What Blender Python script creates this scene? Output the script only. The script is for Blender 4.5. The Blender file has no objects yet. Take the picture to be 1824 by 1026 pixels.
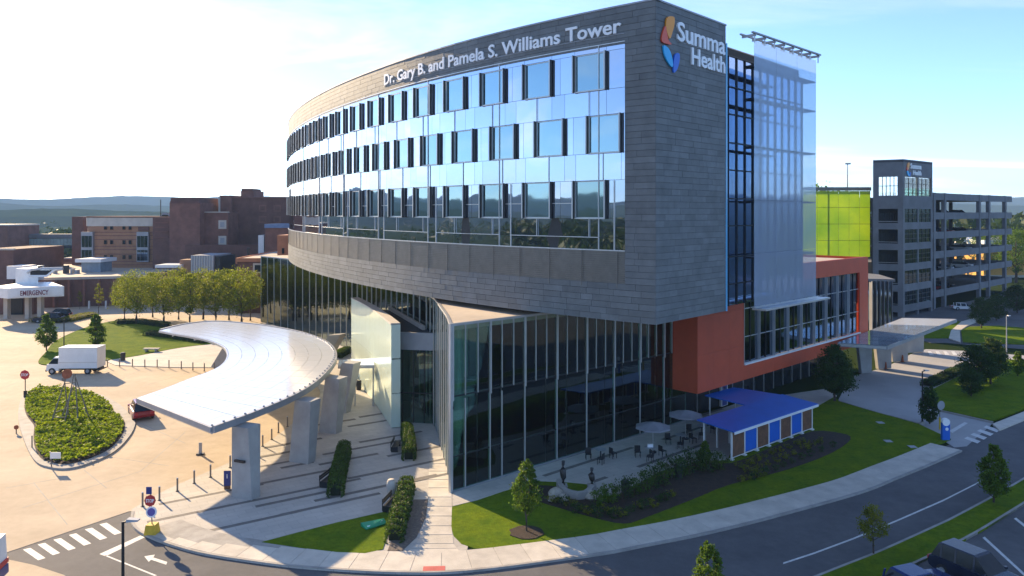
import bpy, bmesh, math, random
from mathutils import Vector, Matrix, noise
R = math.radians
random.seed(7)
scn = bpy.context.scene
COL = scn.collection

# ---------------------------------------------------------------- camera
EYE = 20.0            # drone height in metres
F, CX, HY = 1350.0, 912.0, 378.0     # survey of the photograph: focal length, centre column, horizon row
cam = bpy.data.cameras.new('camera')
camo = bpy.data.objects.new('camera', cam)
COL.objects.link(camo)
camo.location = (0, 0, EYE)
camo.rotation_euler = (R(90), 0, 0)
cam.sensor_width = 36
cam.lens = 36 * F / 1824
cam.shift_y = -(513 - HY) / 1824
cam.clip_start = 0.5
cam.clip_end = 20000
scn.camera = camo

# ---------------------------------------------------------------- light
SUN_EL = R(20.5)
SUN_AZ = Vector((-0.67, 0.74)).normalized()
to_sun = Vector((SUN_AZ.x * math.cos(SUN_EL), SUN_AZ.y * math.cos(SUN_EL), math.sin(SUN_EL)))
sl = bpy.data.lights.new('sun', 'SUN')
sl.energy = 4.0
sl.angle = R(0.6)
sl.color = (1.0, 0.75, 0.45)
so = bpy.data.objects.new('sun', sl)
COL.objects.link(so)
so.rotation_euler = (-to_sun).to_track_quat('-Z', 'Y').to_euler()
so.location = (-80, 90, 60)

world = bpy.data.worlds.new('World')
scn.world = world
world.use_nodes = True
wn, wl = world.node_tree.nodes, world.node_tree.links
bg = wn['Background']
sky = wn.new('ShaderNodeTexSky')
sky.sky_type = 'NISHITA'
sky.sun_disc = False
sky.sun_elevation = SUN_EL
sky.sun_rotation = math.atan2(SUN_AZ.x, SUN_AZ.y)
sky.altitude = 300
sky.air_density = 0.58
sky.dust_density = 0.15
sky.ozone_density = 3.0
bg.inputs[1].default_value = 0.128
# thin high cloud, laid over the whole dome
tc = wn.new('ShaderNodeTexCoord')
sep = wn.new('ShaderNodeSeparateXYZ')
wl.new(tc.outputs['Generated'], sep.inputs[0])
zc = wn.new('ShaderNodeMath'); zc.operation = 'MAXIMUM'; zc.inputs[1].default_value = 0.0
wl.new(sep.outputs[2], zc.inputs[0])
za = wn.new('ShaderNodeMath'); za.operation = 'ADD'; za.inputs[1].default_value = 0.10
wl.new(zc.outputs[0], za.inputs[0])
dv = wn.new('ShaderNodeVectorMath'); dv.operation = 'DIVIDE'
cmb = wn.new('ShaderNodeCombineXYZ')
for i in range(3):
    wl.new(za.outputs[0], cmb.inputs[i])
wl.new(tc.outputs['Generated'], dv.inputs[0]); wl.new(cmb.outputs[0], dv.inputs[1])
mp = wn.new('ShaderNodeMapping'); mp.inputs['Scale'].default_value = (0.5, 1.25, 1.0)
mp.inputs['Rotation'].default_value = (0, 0, R(-20)); mp.inputs['Location'].default_value = (3.1, 0.6, 0)
wl.new(dv.outputs[0], mp.inputs[0])
cn = wn.new('ShaderNodeTexNoise'); cn.inputs['Scale'].default_value = 0.8; cn.inputs['Detail'].default_value = 7; cn.inputs['Roughness'].default_value = 0.62
cn.inputs['Distortion'].default_value = 0.5
wl.new(mp.outputs[0], cn.inputs['Vector'])
cr = wn.new('ShaderNodeValToRGB')
cr.color_ramp.elements[0].position = 0.50; cr.color_ramp.elements[0].color = (0, 0, 0, 1)
cr.color_ramp.elements[1].position = 0.84; cr.color_ramp.elements[1].color = (1, 1, 1, 1)
wl.new(cn.outputs[0], cr.inputs[0])
cm = wn.new('ShaderNodeMath'); cm.operation = 'MULTIPLY'; cm.inputs[1].default_value = 0.75
wl.new(cr.outputs[0], cm.inputs[0])
# the cloud takes the light of the sky around it, whitened
ad = wn.new('ShaderNodeMix'); ad.data_type = 'RGBA'; ad.blend_type = 'MIX'
wl.new(cm.outputs[0], ad.inputs[0])
bw = wn.new('ShaderNodeRGBToBW'); wl.new(sky.outputs[0], bw.inputs[0])
br = wn.new('ShaderNodeMath'); br.operation = 'MULTIPLY_ADD'; br.inputs[1].default_value = 1.3; br.inputs[2].default_value = 0.8
wl.new(bw.outputs[0], br.inputs[0])
wl.new(sky.outputs[0], ad.inputs[6]); wl.new(br.outputs[0], ad.inputs[7])
wl.new(ad.outputs[2], bg.inputs[0])

scn.view_settings.view_transform = 'Standard'
scn.view_settings.look = 'None'
scn.view_settings.gamma = 1.0
scn.view_settings.exposure = 1.62
scn.view_settings.use_curve_mapping = False
scn.cycles.max_bounces = 8
scn.cycles.transparent_max_bounces = 24
scn.cycles.use_denoising = True
scn.cycles.sample_clamp_indirect = 8.0

# ---------------------------------------------------------------- survey helpers
def G(px, py, z=0.0):
    """the point of the level z that the photograph shows at a pixel"""
    d = F * (EYE - z) / (py - HY)
    return Vector(((px - CX) / F * d, d, z))
def G2(px, py, z=0.0):
    p = G(px, py, z); return (p.x, p.y)
def AT(px, d):
    return (px - CX) / F * d
def ZZ(py, d):
    return EYE - (py - HY) / F * d
def smooth(pts, n=6, closed=False):
    out = []; N = len(pts)
    rng = range(N) if closed else range(N - 1)
    for i in rng:
        p1 = pts[i]; p2 = pts[(i + 1) % N]
        p0 = pts[i - 1] if (closed or i > 0) else p1
        p3 = pts[(i + 2) % N] if (closed or i + 2 < N) else p2
        for k in range(n):
            t = k / n
            out.append(tuple(0.5 * ((2 * p1[a]) + (-p0[a] + p2[a]) * t + (2 * p0[a] - 5 * p1[a] + 4 * p2[a] - p3[a]) * t * t
                             + (-p0[a] + 3 * p1[a] - 3 * p2[a] + p3[a]) * t ** 3) for a in range(len(p1))))
    if not closed: out.append(tuple(pts[-1]))
    return out

# ---------------------------------------------------------------- materials
MATS = {}
def mat(name, col, rough=0.7, var=0.12, scale=1.0, bump=0.0, bscale=8.0, metal=0.0, spec=0.5, rnd=0.0, col2=None, detail=5, trans=0.0, emit=None):
    if name in MATS: return MATS[name]
    m = bpy.data.materials.new(name); m.use_nodes = True
    n, l = m.node_tree.nodes, m.node_tree.links
    b = n['Principled BSDF']
    b.inputs['Roughness'].default_value = rough
    b.inputs['Metallic'].default_value = metal
    b.inputs['Specular IOR Level'].default_value = spec
    ge = n.new('ShaderNodeNewGeometry')
    c2 = col2 if col2 else tuple(min(1, c * (1 - var * 1.6)) for c in col)
    c1 = col if col2 else tuple(min(1, c * (1 + var)) for c in col)
    nz = n.new('ShaderNodeTexNoise'); nz.inputs['Scale'].default_value = scale; nz.inputs['Detail'].default_value = detail
    nz.inputs['Roughness'].default_value = 0.65
    l.new(ge.outputs['Position'], nz.inputs['Vector'])
    cr = n.new('ShaderNodeValToRGB')
    cr.color_ramp.elements[0].position = 0.33; cr.color_ramp.elements[1].position = 0.68
    cr.color_ramp.elements[0].color = (*c2, 1); cr.color_ramp.elements[1].color = (*c1, 1)
    l.new(nz.outputs[0], cr.inputs[0])
    out = cr.outputs[0]
    if rnd:
        oi = n.new('ShaderNodeObjectInfo')
        ad = n.new('ShaderNodeMath'); ad.operation = 'ADD'
        l.new(oi.outputs['Random'], ad.inputs[0]); l.new(ge.outputs['Random Per Island'], ad.inputs[1])
        fr = n.new('ShaderNodeMath'); fr.operation = 'FRACT'; l.new(ad.outputs[0], fr.inputs[0])
        mr = n.new('ShaderNodeMapRange'); mr.inputs[3].default_value = 1 - rnd; mr.inputs[4].default_value = 1 + rnd
        l.new(fr.outputs[0], mr.inputs[0])
        vm = n.new('ShaderNodeVectorMath'); vm.operation = 'SCALE'
        l.new(out, vm.inputs[0]); l.new(mr.outputs[0], vm.inputs['Scale']); out = vm.outputs[0]
    l.new(out, b.inputs['Base Color'])
    if bump:
        bz = n.new('ShaderNodeTexNoise'); bz.inputs['Scale'].default_value = bscale; bz.inputs['Detail'].default_value = 4
        l.new(ge.outputs['Position'], bz.inputs['Vector'])
        bp = n.new('ShaderNodeBump'); bp.inputs['Strength'].default_value = bump; bp.inputs['Distance'].default_value = 0.1
        l.new(bz.outputs[0], bp.inputs['Height']); l.new(bp.outputs[0], b.inputs['Normal'])
    if emit:
        b.inputs['Emission Color'].default_value = (*emit[0], 1); b.inputs['Emission Strength'].default_value = emit[1]
    if trans:
        tr = n.new('ShaderNodeBsdfTranslucent'); l.new(out, tr.inputs[0])
        mx = n.new('ShaderNodeMixShader'); mx.inputs[0].default_value = trans
        l.new(b.outputs[0], mx.inputs[1]); l.new(tr.outputs[0], mx.inputs[2])
        l.new(mx.outputs[0], n['Material Output'].inputs[0])
    MATS[name] = m
    return m

def glass(name, tint, refl=(1, 1, 1), base_refl=0.12, rough=0.01, white=0.0, wave=0.0, body=(0.7, 0.75, 0.78), maxr=1.0):
    """thin architectural glass: see-through with a tint, mirror by angle, optionally frosted"""
    if name in MATS: return MATS[name]
    m = bpy.data.materials.new(name); m.use_nodes = True
    n, l = m.node_tree.nodes, m.node_tree.links
    n.remove(n['Principled BSDF'])
    tr = n.new('ShaderNodeBsdfTransparent'); tr.inputs[0].default_value = (*tint, 1)
    gl = n.new('ShaderNodeBsdfGlossy'); gl.inputs['Color'].default_value = (*refl, 1); gl.inputs['Roughness'].default_value = rough
    lw = n.new('ShaderNodeLayerWeight'); lw.inputs[0].default_value = 0.35
    mr = n.new('ShaderNodeMapRange'); mr.inputs[3].default_value = base_refl; mr.inputs[4].default_value = maxr
    l.new(lw.outputs['Fresnel'], mr.inputs[0])
    if wave:
        ge = n.new('ShaderNodeNewGeometry')
        nz = n.new('ShaderNodeTexNoise'); nz.inputs['Scale'].default_value = 0.5; nz.inputs['Detail'].default_value = 1
        l.new(ge.outputs['Position'], nz.inputs['Vector'])
        bp = n.new('ShaderNodeBump'); bp.inputs['Strength'].default_value = wave; bp.inputs['Distance'].default_value = 0.1
        l.new(nz.outputs[0], bp.inputs['Height']); l.new(bp.outputs[0], gl.inputs['Normal'])
    src = tr.outputs[0]
    if white:
        df = n.new('ShaderNodeBsdfDiffuse'); df.inputs[0].default_value = (*body, 1)
        tl = n.new('ShaderNodeBsdfTranslucent'); tl.inputs[0].default_value = (*body, 1)
        m2 = n.new('ShaderNodeMixShader'); m2.inputs[0].default_value = 0.14
        l.new(df.outputs[0], m2.inputs[1]); l.new(tl.outputs[0], m2.inputs[2])
        m3 = n.new('ShaderNodeMixShader'); m3.inputs[0].default_value = white
        l.new(src, m3.inputs[1]); l.new(m2.outputs[0], m3.inputs[2]); src = m3.outputs[0]
    mx = n.new('ShaderNodeMixShader')
    l.new(mr.outputs[0], mx.inputs[0]); l.new(src, mx.inputs[1]); l.new(gl.outputs[0], mx.inputs[2])
    l.new(mx.outputs[0], n['Material Output'].inputs[0])
    MATS[name] = m
    return m

def mirror(name, col, rough=0.03, wave=0.15, wscale=0.6):
    """coated reflective glazing"""
    if name in MATS: return MATS[name]
    m = bpy.data.materials.new(name); m.use_nodes = True
    n, l = m.node_tree.nodes, m.node_tree.links
    b = n['Principled BSDF']
    b.inputs['Base Color'].default_value = (*col, 1); b.inputs['Metallic'].default_value = 1; b.inputs['Roughness'].default_value = rough
    oi = n.new('ShaderNodeObjectInfo')
    mr = n.new('ShaderNodeMapRange'); mr.inputs[3].default_value = 0.9; mr.inputs[4].default_value = 1.06
    l.new(oi.outputs['Random'], mr.inputs[0])
    vm = n.new('ShaderNodeVectorMath'); vm.operation = 'SCALE'; vm.inputs[0].default_value = col
    l.new(mr.outputs[0], vm.inputs['Scale']); l.new(vm.outputs[0], b.inputs['Base Color'])
    ge = n.new('ShaderNodeNewGeometry')
    nz = n.new('ShaderNodeTexNoise'); nz.inputs['Scale'].default_value = wscale; nz.inputs['Detail'].default_value = 1
    l.new(ge.outputs['Position'], nz.inputs['Vector'])
    bp = n.new('ShaderNodeBump'); bp.inputs['Strength'].default_value = wave; bp.inputs['Distance'].default_value = 0.05
    l.new(nz.outputs[0], bp.inputs['Height']); l.new(bp.outputs[0], b.inputs['Normal'])
    MATS[name] = m
    return m

M_ASPH = mat('asphalt', (0.125, 0.122, 0.125), 0.9, 0.16, 0.22, 0.25, 30, col2=(0.085, 0.084, 0.088), rnd=0)
M_CONC = mat('drive_concrete', (0.58, 0.475, 0.345), 0.85, 0.1, 0.16, 0.2, 20, col2=(0.46, 0.37, 0.265), spec=0.15)
M_PLAZA = mat('plaza_paving', (0.54, 0.50, 0.44), 0.8, 0.1, 0.35, 0.15, 14, col2=(0.44, 0.41, 0.37))
def add_pavers(m, sx, sy, rot, dark=.82):
    n, l = m.node_tree.nodes, m.node_tree.links; b = n['Principled BSDF']
    ge = n.new('ShaderNodeNewGeometry'); mp_ = n.new('ShaderNodeMapping'); mp_.inputs['Rotation'].default_value = (0, 0, rot)
    l.new(ge.outputs['Position'], mp_.inputs[0])
    bt = n.new('ShaderNodeTexBrick'); bt.inputs['Scale'].default_value = 1.0; bt.inputs['Brick Width'].default_value = sx; bt.inputs['Row Height'].default_value = sy
    bt.inputs['Mortar Size'].default_value = .012; bt.inputs['Color1'].default_value = (1, 1, 1, 1); bt.inputs['Color2'].default_value = (.9, .9, .9, 1); bt.inputs['Mortar'].default_value = (dark * .8,) * 3 + (1,)
    l.new(mp_.outputs[0], bt.inputs['Vector'])
    mx = n.new('ShaderNodeMix'); mx.data_type = 'RGBA'; mx.blend_type = 'MULTIPLY'; mx.inputs[0].default_value = 1
    src = b.inputs['Base Color'].links[0].from_socket
    l.new(src, mx.inputs[6]); l.new(bt.outputs['Color'], mx.inputs[7]); l.new(mx.outputs[2], b.inputs['Base Color'])
add_pavers(M_PLAZA, 1.2, .6, R(-33))
M_WALK = mat('walk_concrete', (0.58, 0.53, 0.45), 0.85, 0.1, 0.8, 0.15, 14, rnd=0.06)
M_KERB = mat('kerb_concrete', (0.36, 0.34, 0.31), 0.85, 0.15, 0.8, 0.2, 12)
M_STRIP = mat('dark_paver', (0.17, 0.155, 0.14), 0.85, 0.15, 1.5, 0.1, 12)
M_PAINT = mat('road_paint', (0.72, 0.71, 0.68), 0.7, 0.2, 3.0, 0, col2=(0.5, 0.5, 0.48))
M_RED = mat('tactile_red', (0.55, 0.12, 0.10), 0.8, 0.1, 2)
M_GRASS = mat('lawn_grass', (0.155, 0.21, 0.010), 0.9, 0.25, 0.55, 0.7, 22, col2=(0.085, 0.15, 0.010), spec=0.03)
def add_mottle(m, scale, lo, hi):
    n, l = m.node_tree.nodes, m.node_tree.links; b = n['Principled BSDF']
    ge = n.new('ShaderNodeNewGeometry'); nz = n.new('ShaderNodeTexNoise'); nz.inputs['Scale'].default_value = scale; nz.inputs['Detail'].default_value = 6; nz.inputs['Roughness'].default_value = .75
    l.new(ge.outputs['Position'], nz.inputs['Vector'])
    mr = n.new('ShaderNodeMapRange'); mr.inputs[1].default_value = .3; mr.inputs[2].default_value = .7; mr.inputs[3].default_value = lo; mr.inputs[4].default_value = hi
    l.new(nz.outputs[0], mr.inputs[0]); vm = n.new('ShaderNodeVectorMath'); vm.operation = 'SCALE'
    l.new(b.inputs['Base Color'].links[0].from_socket, vm.inputs[0]); l.new(mr.outputs[0], vm.inputs['Scale']); l.new(vm.outputs[0], b.inputs['Base Color'])
add_mottle(M_GRASS, 3.5, .72, 1.25); add_mottle(M_CONC, .9, .9, 1.06); add_mottle(M_ASPH, 1.3, .86, 1.12)
M_MULCH = mat('mulch', (0.055, 0.032, 0.02), 0.95, 0.3, 3, 0.8, 14, col2=(0.028, 0.018, 0.012))
M_GRAVEL = mat('gravel', (0.22, 0.18, 0.15), 0.95, 0.4, 6, 0.8, 18, col2=(0.11, 0.09, 0.075))
M_STONE = mat('stone_panel', (0.145, 0.155, 0.158), 0.62, 0.12, 0.9, 0.12, 18, rnd=0.14)
M_STONEB = mat('stone_backing', (0.05, 0.052, 0.052), 0.9, 0.1)
M_LOUV = mat('louvre_mesh', (0.20, 0.185, 0.165), 0.38, 0.1, 1.5, 0, metal=0.35)
M_ALU = mat('pale_aluminium', (0.55, 0.55, 0.54), 0.35, 0.05, 1, metal=0.5)
M_BRONZE_FINSHADE = mat('bronze_fin_shade', (0.045, 0.042, 0.042), 0.4, 0.1, 1, metal=0.3)  # statue bronze; on the window fins its dark tone paints in shade
M_DARK = mat('dark_metal', (0.03, 0.032, 0.036), 0.45, 0.1, 1, metal=0.4)
M_FACADE = mirror('facade_glass', (0.47, 0.52, 0.62), 0.02, 0.12)
M_PANE = mirror('window_glass', (0.30, 0.41, 0.45), 0.03, 0.10)
M_CURT = mirror('curtain_glass', (0.34, 0.48, 0.74), 0.03, 0.12)
M_POD = glass('podium_glass', (0.70, 0.86, 0.78), (0.80, 0.95, 0.95), 0.05, 0.005, wave=0.05)
M_WING = glass('wing_glass', (0.25, 0.38, 0.34), (0.8, 0.95, 0.95), 0.10, 0.005, wave=0.05)
M_SCREEN = glass('screen_glass', (0.80, 0.86, 0.90), (0.9, 0.95, 1.0), 0.01, 0.05, white=0.30, body=(0.66, 0.72, 0.84), maxr=0.2)
M_CLEAR = glass('clear_glass', (0.80, 0.88, 0.9), (0.95, 0.98, 1.0), 0.08, 0.01, white=0.10)
M_PALE = glass('pale_canopy_glass', (0.75, 0.85, 0.9), (0.9, 0.95, 1.0), 0.04, 0.05, white=0.55, body=(0.55, 0.62, 0.68))
M_FROST = glass('frosted_green_glass', (0.6, 0.75, 0.68), (0.9, 1, 0.95), 0.04, 0.12, white=0.95, body=(0.80, 0.92, 0.78))
M_CANGL = glass('canopy_glass', (0.85, 0.93, 0.92), (1, 1, 1), 0.06, 0.14, white=0.9, body=(0.88, 0.90, 0.90))
M_ORANGE = mat('orange_panel', (0.52, 0.072, 0.022), 0.55, 0.06, 0.6, rnd=0.03)
M_ROOFT = mat('tan_roof', (0.50, 0.42, 0.33), 0.9, 0.12, 0.3)
M_ROOFD = mat('dark_roof', (0.06, 0.06, 0.065), 0.9, 0.12, 0.3)
M_PIER = mat('pier_concrete', (0.36, 0.35, 0.33), 0.75, 0.1, 0.7, 0.1, 10)
M_WHITE = mat('white_paint', (0.78, 0.78, 0.76), 0.4, 0.04, 1)
M_SIGNW = mat('sign_white', (0.86, 0.87, 0.88), 0.35, 0.02, 1)
M_INT = mat('interior_wall', (0.30, 0.29, 0.26), 0.8, 0.1, 0.4)
M_INTF = mat('interior_floor', (0.25, 0.23, 0.21), 0.4, 0.1, 0.4)
M_INTC = mat('interior_column', (0.55, 0.62, 0.56), 0.6, 0.05)
M_BRICK = mat('red_brick', (0.215, 0.105, 0.080), 0.9, 0.16, 0.5, 0.2, 12)
M_BRICKD = mat('dark_brick', (0.16, 0.080, 0.064), 0.9, 0.16, 0.5, 0.2, 12)
M_TANB = mat('tan_brick', (0.36, 0.19, 0.11), 0.9, 0.12, 0.5, 0.2, 12)
M_ORBR = mat('orange_brick', (0.46, 0.20, 0.11), 0.9, 0.12, 0.5, 0.2, 12)
M_CREAM = mat('cream_band', (0.52, 0.47, 0.40), 0.8, 0.08, 0.5)
M_BLUEG = mirror('blue_window', (0.16, 0.22, 0.30), 0.08, 0.05)
M_DGLASS = mat('dark_window', (0.02, 0.025, 0.03), 0.1, 0.1, 1, spec=0.25)
M_GREY = mat('grey_metal', (0.33, 0.34, 0.36), 0.5, 0.08, 0.6, metal=0.3)
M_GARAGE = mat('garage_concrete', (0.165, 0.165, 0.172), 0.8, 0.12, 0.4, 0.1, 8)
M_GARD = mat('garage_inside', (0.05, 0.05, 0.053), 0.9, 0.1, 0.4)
M_LIME = mat('lime_screen', (0.66, 0.74, 0.06), 0.4, 0.2, 0.10, col2=(0.36, 0.54, 0.05), trans=0.6)
M_YELL = mat('ochre_wall', (0.62, 0.34, 0.08), 0.9, 0.1, 0.3)
M_BLUE = mat('blue_panel', (0.012, 0.125, 0.55), 0.4, 0.06, 0.8)
M_WOOD = mat('brown_wood', (0.17, 0.075, 0.036), 0.6, 0.25, 2.5)
M_BARK = mat('bark', (0.085, 0.062, 0.046), 0.95, 0.3, 6, 0.5, 20)
M_STEEL = mat('bollard_steel', (0.20, 0.18, 0.16), 0.45, 0.1, 2, metal=0.5)
M_BLACK = mat('black_plastic', (0.018, 0.018, 0.02), 0.5, 0.1)
M_TYRE = mat('tyre_rubber', (0.018, 0.018, 0.018), 0.85, 0.1)
M_NAVY = mat('navy_sign', (0.015, 0.035, 0.19), 0.4, 0.05)
M_SRED = mat('sign_red', (0.48, 0.025, 0.03), 0.4, 0.05)
M_YBLK = mat('yellow_paint', (0.62, 0.42, 0.03), 0.6, 0.1, 3)
M_RUST = mat('rust', (0.32, 0.10, 0.045), 0.85, 0.2, 4)
M_TREEW = mat('weathered_pole', (0.20, 0.18, 0.15), 0.8, 0.2, 4)
def leafmat(name, c, c2, tr=0.45):
    return mat(name, c, 0.6, 0.2, 0.9, col2=c2, trans=tr, spec=0.25, rnd=0.22, detail=3)
L_MAPLE = leafmat('leaf_maple', (0.26, 0.27, 0.018), (0.13, 0.18, 0.014), .5)
L_GREEN = leafmat('leaf_green', (0.14, 0.22, 0.02), (0.075, 0.14, 0.014), .5)
L_DARK = leafmat('leaf_dark', (0.05, 0.10, 0.018), (0.03, 0.062, 0.013), 0.35)
L_YEL = leafmat('leaf_yellow', (0.26, 0.25, 0.018), (0.12, 0.15, 0.014), .5)
L_HEDGE = leafmat('leaf_hedge', (0.08, 0.14, 0.015), (0.045, 0.085, 0.010), 0.35)
L_ISLE = leafmat('leaf_groundcover', (0.30, 0.36, 0.018), (0.16, 0.24, 0.012), 0.45)
L_FOREST = leafmat('leaf_forest', (0.05, 0.085, 0.022), (0.028, 0.052, 0.016), 0.25)

# ---------------------------------------------------------------- mesh helpers
def woff(o):
    v = Vector((0, 0, 0))
    while o is not None:
        v = v + o.location; o = o.parent
    return v
class MB:
    def __init__(s): s.v = []; s.f = []; s.mi = []; s.cur = 0
    def add(s, vs, fs):
        k = len(s.v); s.v += [tuple(p) for p in vs]
        for f in fs: s.f.append(tuple(i + k for i in f)); s.mi.append(s.cur)
        return s
    def box(s, x0, x1, y0, y1, z0, z1):
        return s.add([(x0, y0, z0), (x1, y0, z0), (x1, y1, z0), (x0, y1, z0), (x0, y0, z1), (x1, y0, z1), (x1, y1, z1), (x0, y1, z1)],
                     [(0, 3, 2, 1), (4, 5, 6, 7), (0, 1, 5, 4), (1, 2, 6, 5), (2, 3, 7, 6), (3, 0, 4, 7)])
    def wall(s, p0, p1, z0, z1, t0, t1):
        """box along the plan line p0-p1; t measures to the RIGHT of the walking direction"""
        a = Vector(p0[:2]); b = Vector(p1[:2]); d = (b - a).normalized(); n = Vector((d.y, -d.x))
        q = [a + n * t0, b + n * t0, b + n * t1, a + n * t1]
        return s.prism([(p.x, p.y) for p in q], z0, z1)
    def prism(s, poly, z0, z1):
        n = len(poly)
        area = sum(poly[i][0] * poly[(i + 1) % n][1] - poly[(i + 1) % n][0] * poly[i][1] for i in range(n))
        if area < 0: poly = poly[::-1]
        vs = [(p[0], p[1], z0) for p in poly] + [(p[0], p[1], z1) for p in poly]
        fs = [tuple(range(n - 1, -1, -1)), tuple(range(n, 2 * n))]
        for i in range(n):
            j = (i + 1) % n; fs.append((i, j, j + n, i + n))
        return s.add(vs, fs)
    def hexa(s, b, t):
        """four bottom points, four top points (same winding, ccw from above)"""
        return s.add(list(b) + list(t), [(3, 2, 1, 0), (4, 5, 6, 7), (0, 1, 5, 4), (1, 2, 6, 5), (2, 3, 7, 6), (3, 0, 4, 7)])
    def tube(s, pts, r, n=6, cap=True):
        pts = [Vector(p) for p in pts]; k0 = len(s.v); N = len(pts)
        rs = r if isinstance(r, (list, tuple)) else [r] * N
        for i, p in enumerate(pts):
            d = (pts[min(i + 1, N - 1)] - pts[max(i - 1, 0)]).normalized()
            u = d.cross(Vector((0, 0, 1)))
            if u.length < 1e-3: u = Vector((1, 0, 0))
            u.normalize(); w = d.cross(u)
            for j in range(n):
                a = 2 * math.pi * j / n
                s.v.append(tuple(p + (u * math.cos(a) + w * math.sin(a)) * rs[i]))
        for i in range(N - 1):
            for j in range(n):
                a = k0 + i * n + j; b = k0 + i * n + (j + 1) % n
                s.f.append((a, b, b + n, a + n)); s.mi.append(s.cur)
        if cap:
            s.f.append(tuple(k0 + j for j in range(n - 1, -1, -1))); s.mi.append(s.cur)
            s.f.append(tuple(k0 + (N - 1) * n + j for j in range(n))); s.mi.append(s.cur)
        return s
    def cyl(s, x, y, z0, z1, r, r1=None, n=10):
        return s.tube([(x, y, z0), (x, y, z1)], [r, r if r1 is None else r1], n)
    def disc(s, c, nrm, r, th=0.04, n=12):
        c = Vector(c); d = Vector(nrm).normalized()
        return s.tube([c - d * th / 2, c + d * th / 2], r, n)
    def mesh(s, name, off=None):
        me = bpy.data.meshes.new(name)
        vs = s.v if off is None else [(x - off.x, y - off.y, z - off.z) for x, y, z in s.v]
        me.from_pydata(vs, [], s.f)
        if any(s.mi): me.polygons.foreach_set('material_index', s.mi)
        me.update()
        return me
    def build(s, name, m, parent=None, kind=None, smooth=False, label=None, fix=True):
        off = woff(parent) if parent is not None else None
        me = s.mesh(name, off)
        if fix and len(s.f) < 4000:
            bm = bmesh.new(); bm.from_mesh(me); bmesh.ops.recalc_face_normals(bm, faces=bm.faces); bm.to_mesh(me); bm.free()
        for x in (m if isinstance(m, (list, tuple)) else [m]): me.materials.append(x)
        if smooth: me.polygons.foreach_set('use_smooth', [True] * len(me.polygons))
        o = bpy.data.objects.new(name, me); COL.objects.link(o)
        if parent is not None: o.parent = parent
        if kind: o['kind'] = kind
        if label: o['label'] = label
        return o
def thing(name, label, cat, loc=(0, 0, 0), group=None):
    o = bpy.data.objects.new(name, None); COL.objects.link(o)
    o.empty_display_size = 0.5
    o.location = loc; o['label'] = label; o['category'] = cat
    if group: o['group'] = group
    return o
def tag(o, label, cat, group=None):
    o['label'] = label; o['category'] = cat
    if group: o['group'] = group
    return o
def struct(name, mb, m, parent=None):
    return mb.build(name, m, parent, kind=None if parent else 'structure')
def dup(root, loc, rotz=0.0, scale=None, label=None, group=None):
    def cp(o, par):
        c = o.copy(); COL.objects.link(c); c.parent = par
        for ch in o.children: cp(ch, c)
        return c
    r = cp(root, None); r.location = loc; r.rotation_euler = (0, 0, rotz)
    if scale: r.scale = scale if isinstance(scale, (tuple, list)) else (scale,) * 3
    if label: r['label'] = label
    if group: r['group'] = group
    return r
UNIT = {}
def unit(m):
    if m.name not in UNIT:
        b = MB().box(-.5, .5, -.5, .5, -.5, .5); me = b.mesh('unit_' + m.name); me.materials.append(m); UNIT[m.name] = me
    return UNIT[m.name]
def piece(name, m, parent, p0, p1, z0, z1, t0, t1, tilt=0.0):
    """a panel along the plan line p0-p1 as an object of its own that shares one mesh"""
    a = Vector((p0[0], p0[1], 0)); b = Vector((p1[0], p1[1], 0)); d = b - a; L = d.length; d.normalize()
    n = Vector((d.y, -d.x, 0)); up = Vector((0, 0, 1))
    c = (a + b) / 2 + n * (t0 + t1) / 2 + up * (z0 + z1) / 2 - woff(parent)
    M = Matrix(((d.x, n.x, 0, 0), (d.y, n.y, 0, 0), (0, 0, 1, 0), (0, 0, 0, 1)))
    if tilt: M = M @ Matrix.Rotation(random.uniform(-tilt, tilt), 4, 'X') @ Matrix.Rotation(random.uniform(-tilt, tilt), 4, 'Z')
    M = M @ Matrix.Diagonal((L, abs(t1 - t0), z1 - z0, 1)); M.translation = c
    o = bpy.data.objects.new(name, unit(m)); COL.objects.link(o); o.parent = parent
    # keep shear out: location / rotation / scale are exact for this kind of matrix
    o.matrix_local = M
    return o
class Curve:
    def __init__(s, pts):
        s.p = [Vector(p[:2]) for p in pts]; s.s = [0.0]
        for a, b in zip(s.p, s.p[1:]): s.s.append(s.s[-1] + (b - a).length)
        s.L = s.s[-1]
    def at(s, t):
        if t <= 0:
            d = (s.p[1] - s.p[0]).normalized(); return s.p[0] + d * t
        if t >= s.L:
            d = (s.p[-1] - s.p[-2]).normalized(); return s.p[-1] + d * (t - s.L)
        lo, hi = 0, len(s.s) - 1
        while hi - lo > 1:
            m = (lo + hi) // 2
            if s.s[m] <= t: lo = m
            else: hi = m
        k = (t - s.s[lo]) / (s.s[hi] - s.s[lo]); return s.p[lo].lerp(s.p[hi], k)
    def tan(s, t): return (s.at(t + .2) - s.at(t - .2)).normalized()
    def nor(s, t):                    # to the right of the walking direction
        d = s.tan(t); return Vector((d.y, -d.x))
    def off(s, t, k): return s.at(t) + s.nor(t) * k
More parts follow.
